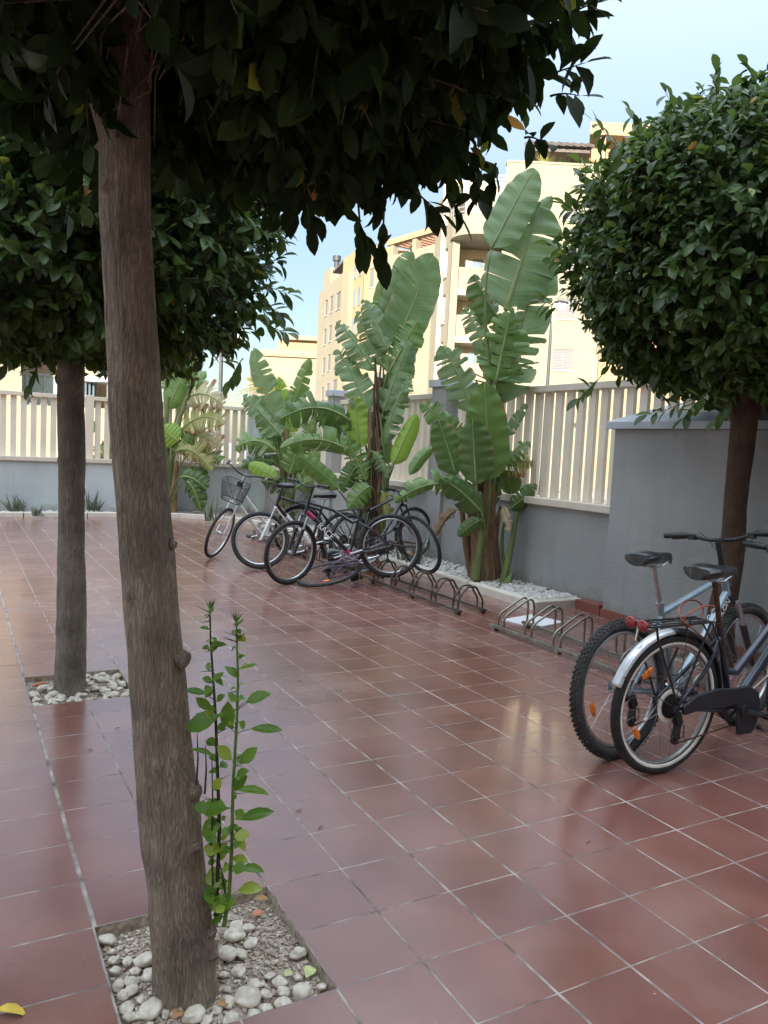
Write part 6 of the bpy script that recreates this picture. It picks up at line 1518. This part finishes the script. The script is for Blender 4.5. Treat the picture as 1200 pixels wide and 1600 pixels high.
    stem_ = mb.build('handlebar_stem', M['blackplastic'] if bar != 'swept' else M['alu'], t, smooth=True)
    if bar == 'flat': pts = [(0, -.31, .03), (-.01, -.18, .028), (0, -.07, 0), (0, .07, 0), (-.01, .18, .028), (0 - .02, .31, .03)]
    else: pts = [(-.17, -.31, .03), (-.07, -.29, .05), (.02, -.18, .06), (.03, -.08, .02), (.0, 0, 0), (.03, .08, .02), (.02, .18, .06), (-.07, .29, .05), (-.17, .31, .03)]
    bp_ = [Sb(bc + V(p)) for p in pts]; 
    sm2 = []
    for i in range(len(bp_) - 1):
        p0 = bp_[max(i - 1, 0)]; p1 = bp_[i]; p2 = bp_[i + 1]; p3 = bp_[min(i + 2, len(bp_) - 1)]
        for s in (0, .33, .66): sm2.append(.5 * ((2 * p1) + (p2 - p0) * s + (2 * p0 - 5 * p1 + 4 * p2 - p3) * s * s + (3 * p1 - p0 - 3 * p2 + p3) * s ** 3))
    sm2.append(bp_[-1]); mb = MB(); mb.tube(sm2, .0112, 10); hbar = mb.build('handlebar', M['blackplastic'], t, smooth=True)
    for A, B_ in ((sm2[0], sm2[3]), (sm2[-1], sm2[-4])):
        e = (B_ - A).normalized(); mb = MB(); mb.tube([A - e * .01, A + e * .002, A + e * .115, A + e * .12], [.015, .0175, .0165, .014], 12); g = mb.build('grip', M['blackplastic'], None, smooth=True); g.parent = hbar
        mb = MB(); side = Sb(HB + V((1, 0, 0))) - Sb(HB); c = A + e * .15; mb.tube([c, c + side * .03 + V((0, 0, -.005)), A + e * .10 + side * .045 + V((0, 0, -.015)), A + e * .02 + side * .04 + V((0, 0, -.02))], [.009, .007, .005, .005], 6); mb.box(c + V((0, 0, -.01)), (.035, .035, .03)); g = mb.build('brake_lever', M['blackplastic'] if bar == 'flat' else M['alu'], None, smooth=True); g.parent = hbar
        mb = MB(); q = Sb(HB + AX * .02 + V((.03, 0, 0))); mb.tube([c, c + side * .10 + V((0, 0, .02)), q + side * .08 + V((0, 0, .12)), q], .0022, 5); g = mb.build('brake_cable', M['blackplastic'], None); g.parent = hbar
    # mudguards
    if fenders:
        for (H, Mm, a0, a1, mm, nm) in fenders_list(fenders, RH, S(FH0), ST.to_3x3()):
            mb = MB(); n = 26; rf = Rw + .022; base = 0
            for i in range(n + 1):
                a = a0 + (a1 - a0) * i / n
                for j, (y, dz) in enumerate(((-.030, -.014), (-.018, .0), (0, .004), (.018, .0), (.030, -.014))): mb.v.append(tuple(Mm @ V((math.cos(a) * (rf + dz), y, math.sin(a) * (rf + dz))) + H))
            for i in range(n):
                for j in range(4): k0 = i * 5 + j; mb.f.append((k0, k0 + 1, k0 + 6, k0 + 5)); mb.m.append(0)
            o = mb.build('mudguard', M[mm], t, smooth=True); so = o.modifiers.new('thick', 'SOLIDIFY'); so.thickness = .002
            mb = MB(); e = Mm @ V((math.cos(a0) * rf, 0, math.sin(a0) * rf)) + H; pa = a0 + (a1 - a0) * .12
            for s in (-1, 1): mb.tube([Mm @ V((0, s * .055, 0)) + H, Mm @ V((math.cos(pa) * rf, s * .03, math.sin(pa) * rf)) + H], .0022, 5)
            q = mb.build('mudguard_stay', M['spoke_dark'], None); q.parent = o
    if rack_:
        z = Rw * 2 + .055; mb = MB(); x0, x1 = -.20, .20
        mb.tube([V((x1, .05, z)), V((x0, .055, z)), V((x0 - .01, .0, z)), V((x0, -.055, z)), V((x1, -.05, z))], .0055, 8)
        for y in (-.02, .02): mb.tube([V((x1, y, z)), V((x0, y, z))], .004, 6)
        for x in (x1, .05, -.1): mb.tube([V((x, -.052, z)), V((x, .052, z))], .004, 6)
        for s in (-1, 1):
            mb.tube([V((x0 + .03, s * .058, z)), V((x0 + .035, s * .066, z - .05)), RH + V((.0, s * .068, .02))], .0055, 8); mb.tube([V((x1 - .02, s * .055, z)), RH + V((.01, s * .068, .02))], .0055, 8)
            mb.tube([V((x1, s * .045, z)), V((x1 + .04, s * .03, z - .04)), SEATT - saT * .12 + V((-.02, s * .02, 0))], .0045, 6)
        rk = mb.build('luggage_rack', M['blackplastic'], t, smooth=True)
        if taillight:
            for s in (-1, 1):
                mb = MB(); mb.blob(V((x0 - .035, s * .037 - .0, z + .005)), .012, .033, .027, None, 10, 16); q = mb.build('tail_reflector', M['red'], None, smooth=True); q.parent = rk
            mb = MB(); mb.box(V((x0 - .02, 0, z + .005)), (.02, .05, .03)); mb.tube([V((x0 - .02, 0, z)), V((x0 - .03, 0, z - .07))], .006, 6); q = mb.build('tail_bracket', M['alu'], None); q.parent = rk
    if basket:
        mb = MB(); c = bc + V((.17, 0, -.06)); n = 24
        def loop(z, a, b_): return [Sb(c + V((math.copysign(abs(math.cos(2 * math.pi * k / n)) ** .5, math.cos(2 * math.pi * k / n)) * a, math.copysign(abs(math.sin(2 * math.pi * k / n)) ** .5, math.sin(2 * math.pi * k / n)) * b_, z))) for k in range(n)]
        rings = [loop(0 - .24 * f, .115 - .03 * f, .17 - .04 * f) for f in [i / 12 for i in range(13)]]
        for i, r_ in enumerate(rings): mb.tube(r_, .0045 if i in (0, 12) else .0016, 5, closed=True)
        for k in range(n): mb.tube([rings[0][k], rings[12][k]], .0016, 4)
        for k in range(n): 
            m_ = rings[0][k].lerp(rings[0][(k + 1) % n], .5); e = rings[12][k].lerp(rings[12][(k + 1) % n], .5); mb.tube([m_, e], .0014, 4)
        for k in range(1, n // 2): mb.tube([rings[12][k], rings[12][n - k]], .0016, 4)
        mb.build('basket', M['blackplastic'], t)
        mb = MB(); mb.box(Sb(c + V((-.12, 0, -.05))), (.03, .07, .07), BT); mb.build('basket_bracket', M['blackplastic'], t, bevel=.006)
    if lock:
        mb = MB(); z = Rw * 2 + .06; pts = []
        for k in range(40):
            a = k / 39 * 2 * math.pi * 1.6; pts.append(V((.10 + .13 * math.cos(a) + .02 * k / 39, -.02 - .07 * math.sin(a * .7), z + .03 + .055 * math.sin(a))))
        pts.append(V((.17, -.05, z - .09))); mb.tube(pts, .0038, 8); mb.build('cable_lock', M['cable'], t, smooth=True)
    return t
def fenders_list(kind, RH, FHs, STm):
    out = []
    if kind == 'long': out = [(RH, Matrix.Identity(3), R(160), R(92), 'silver_guard', 'mudguard'), (RH, Matrix.Identity(3), R(91), R(-5), 'blackplastic', 'mudguard')]
    if kind == 'rear': out = [(RH, Matrix.Identity(3), R(165), R(40), 'blackplastic', 'mudguard')]
    if kind == 'both': out = [(RH, Matrix.Identity(3), R(190), R(20), 'blackplastic', 'mudguard'), (FHs, STm, R(140), R(60), 'whitepaint', 'mudguard')]
    return out
M['chainguard'] = pmat('scuffed_chain_guard', (.020, .025, .036), .5, col2=(.011, .013, .018), scale=12, bump=.1)

# right-hand pair
bicycle('dark blue city bicycle with silver mudguard, luggage rack and big chain guard, nearest the camera', G(7.42, 2.62), R(91), lean=R(1.5), Rw=.335, frame='step', fmat='navy', fork='navy', tyre='rubber', tw_=.024, white=True, saddle_z=.95, bar='flat', bar_z=1.0,
        fenders='long', rack_=True, chainguard=True, refl_r=(R(130), R(215)), taillight=True, lock=True, ringg=True)
bicycle('silver-blue mountain bicycle with knobbly tyres leaning behind the dark city bicycle', G(7.27, 3.42), R(84), lean=R(-3.5), Rw=.34, frame='mtb', fmat='greyblue', fork='blackpaint', tyre='rubber_dusty', tw_=.028, knobby=True, saddle_z=.97, bar='flat', bar_z=1.05, bar_turn=R(13), susp=True, refl_r=(R(200),), wb=1.08, text=('ATHLON', 'down6', .05, 'lettering', 1))
# far group
bicycle('white city bicycle with black wire basket, farthest left of the parked bicycles', G(11.2, 28.6), R(270), lean=R(-7), Rw=.335, frame='step', fmat='whitepaint', fork='whitepaint', steer=R(48), bar='swept', bar_z=1.06, basket=True, rack_=True, saddle_z=.93, fenders='rear', refl_f=(R(60),), tw_=.02)
bicycle('white and black mountain bicycle second from the left of the parked bicycles', G(12.1, 25.0), R(272), lean=R(5), Rw=.335, frame='mtb', fmat='blackpaint', fork='whitepaint', steer=R(-16), bar='flat', bar_z=.98, saddle_z=.86, susp=True, text=('SPORT', 'down', .05, 'ink', 1) if False else None, tw_=.026, refl_r=(R(20),), accents=[(.28, 1.0, 'whitepaint')])
bicycle('black and magenta racing-lettered bicycle without a saddle, in the middle of the parked group', G(11.75, 19.95, .10), R(290), pitch=R(-5.4), lean=R(5), Rw=.34, frame='sport', fmat='blackpaint', fork='blackpaint', steer=R(38), bar='flat', bar_z=1.02, saddle=False, susp=True, tw_=.024, text=('RACE', 'down', .085, 'lettering', 1), accents=[(.02, .18, 'magenta'), (.92, .99, 'magenta')], refl_r=())
bicycle('dark bicycle with rear luggage rack standing behind the black and magenta one', G(12.0, 24.0, .0), R(75), lean=R(-3), pitch=R(4), Rw=.335, frame='mtb', fmat='blackpaint', fork='blackpaint', rack_=True, bar_z=.86, saddle=False, tw_=.023, fenders=None)
# fallen bicycle: lying on its side, front wheel wrenched upright against the rack
F_ = Vector((math.sin(R(101)), math.cos(R(101)), .27)).normalized()
up_ = Vector((0, 0, 1)) ; side = F_.cross(up_).normalized(); upb = (side * -1.0 + Vector((0, 0, .13))); upb = (upb - F_ * upb.dot(F_)).normalized()
yv = upb.cross(F_).normalized()
O = at(512, 903, 8.25) ; O.z = .115
H0v = O - upb * .345
Mx = Matrix((F_, yv, upb)).transposed().to_4x4(); Mx.translation = H0v
bicycle('rusty purple bicycle lying on its side across the tiles, front wheel tipped up', (0, 0, 0), 0, mtx=Mx, Rw=.345, frame='mtb', fmat='purple', fork='rust', steer=R(-93), rim='spoke_dark', bar='flat', bar_z=.92, saddle_z=.86, tw_=.017, spoke='spoke_dark', refl_f=(R(150),), refl_r=(R(250),), wb=1.10)
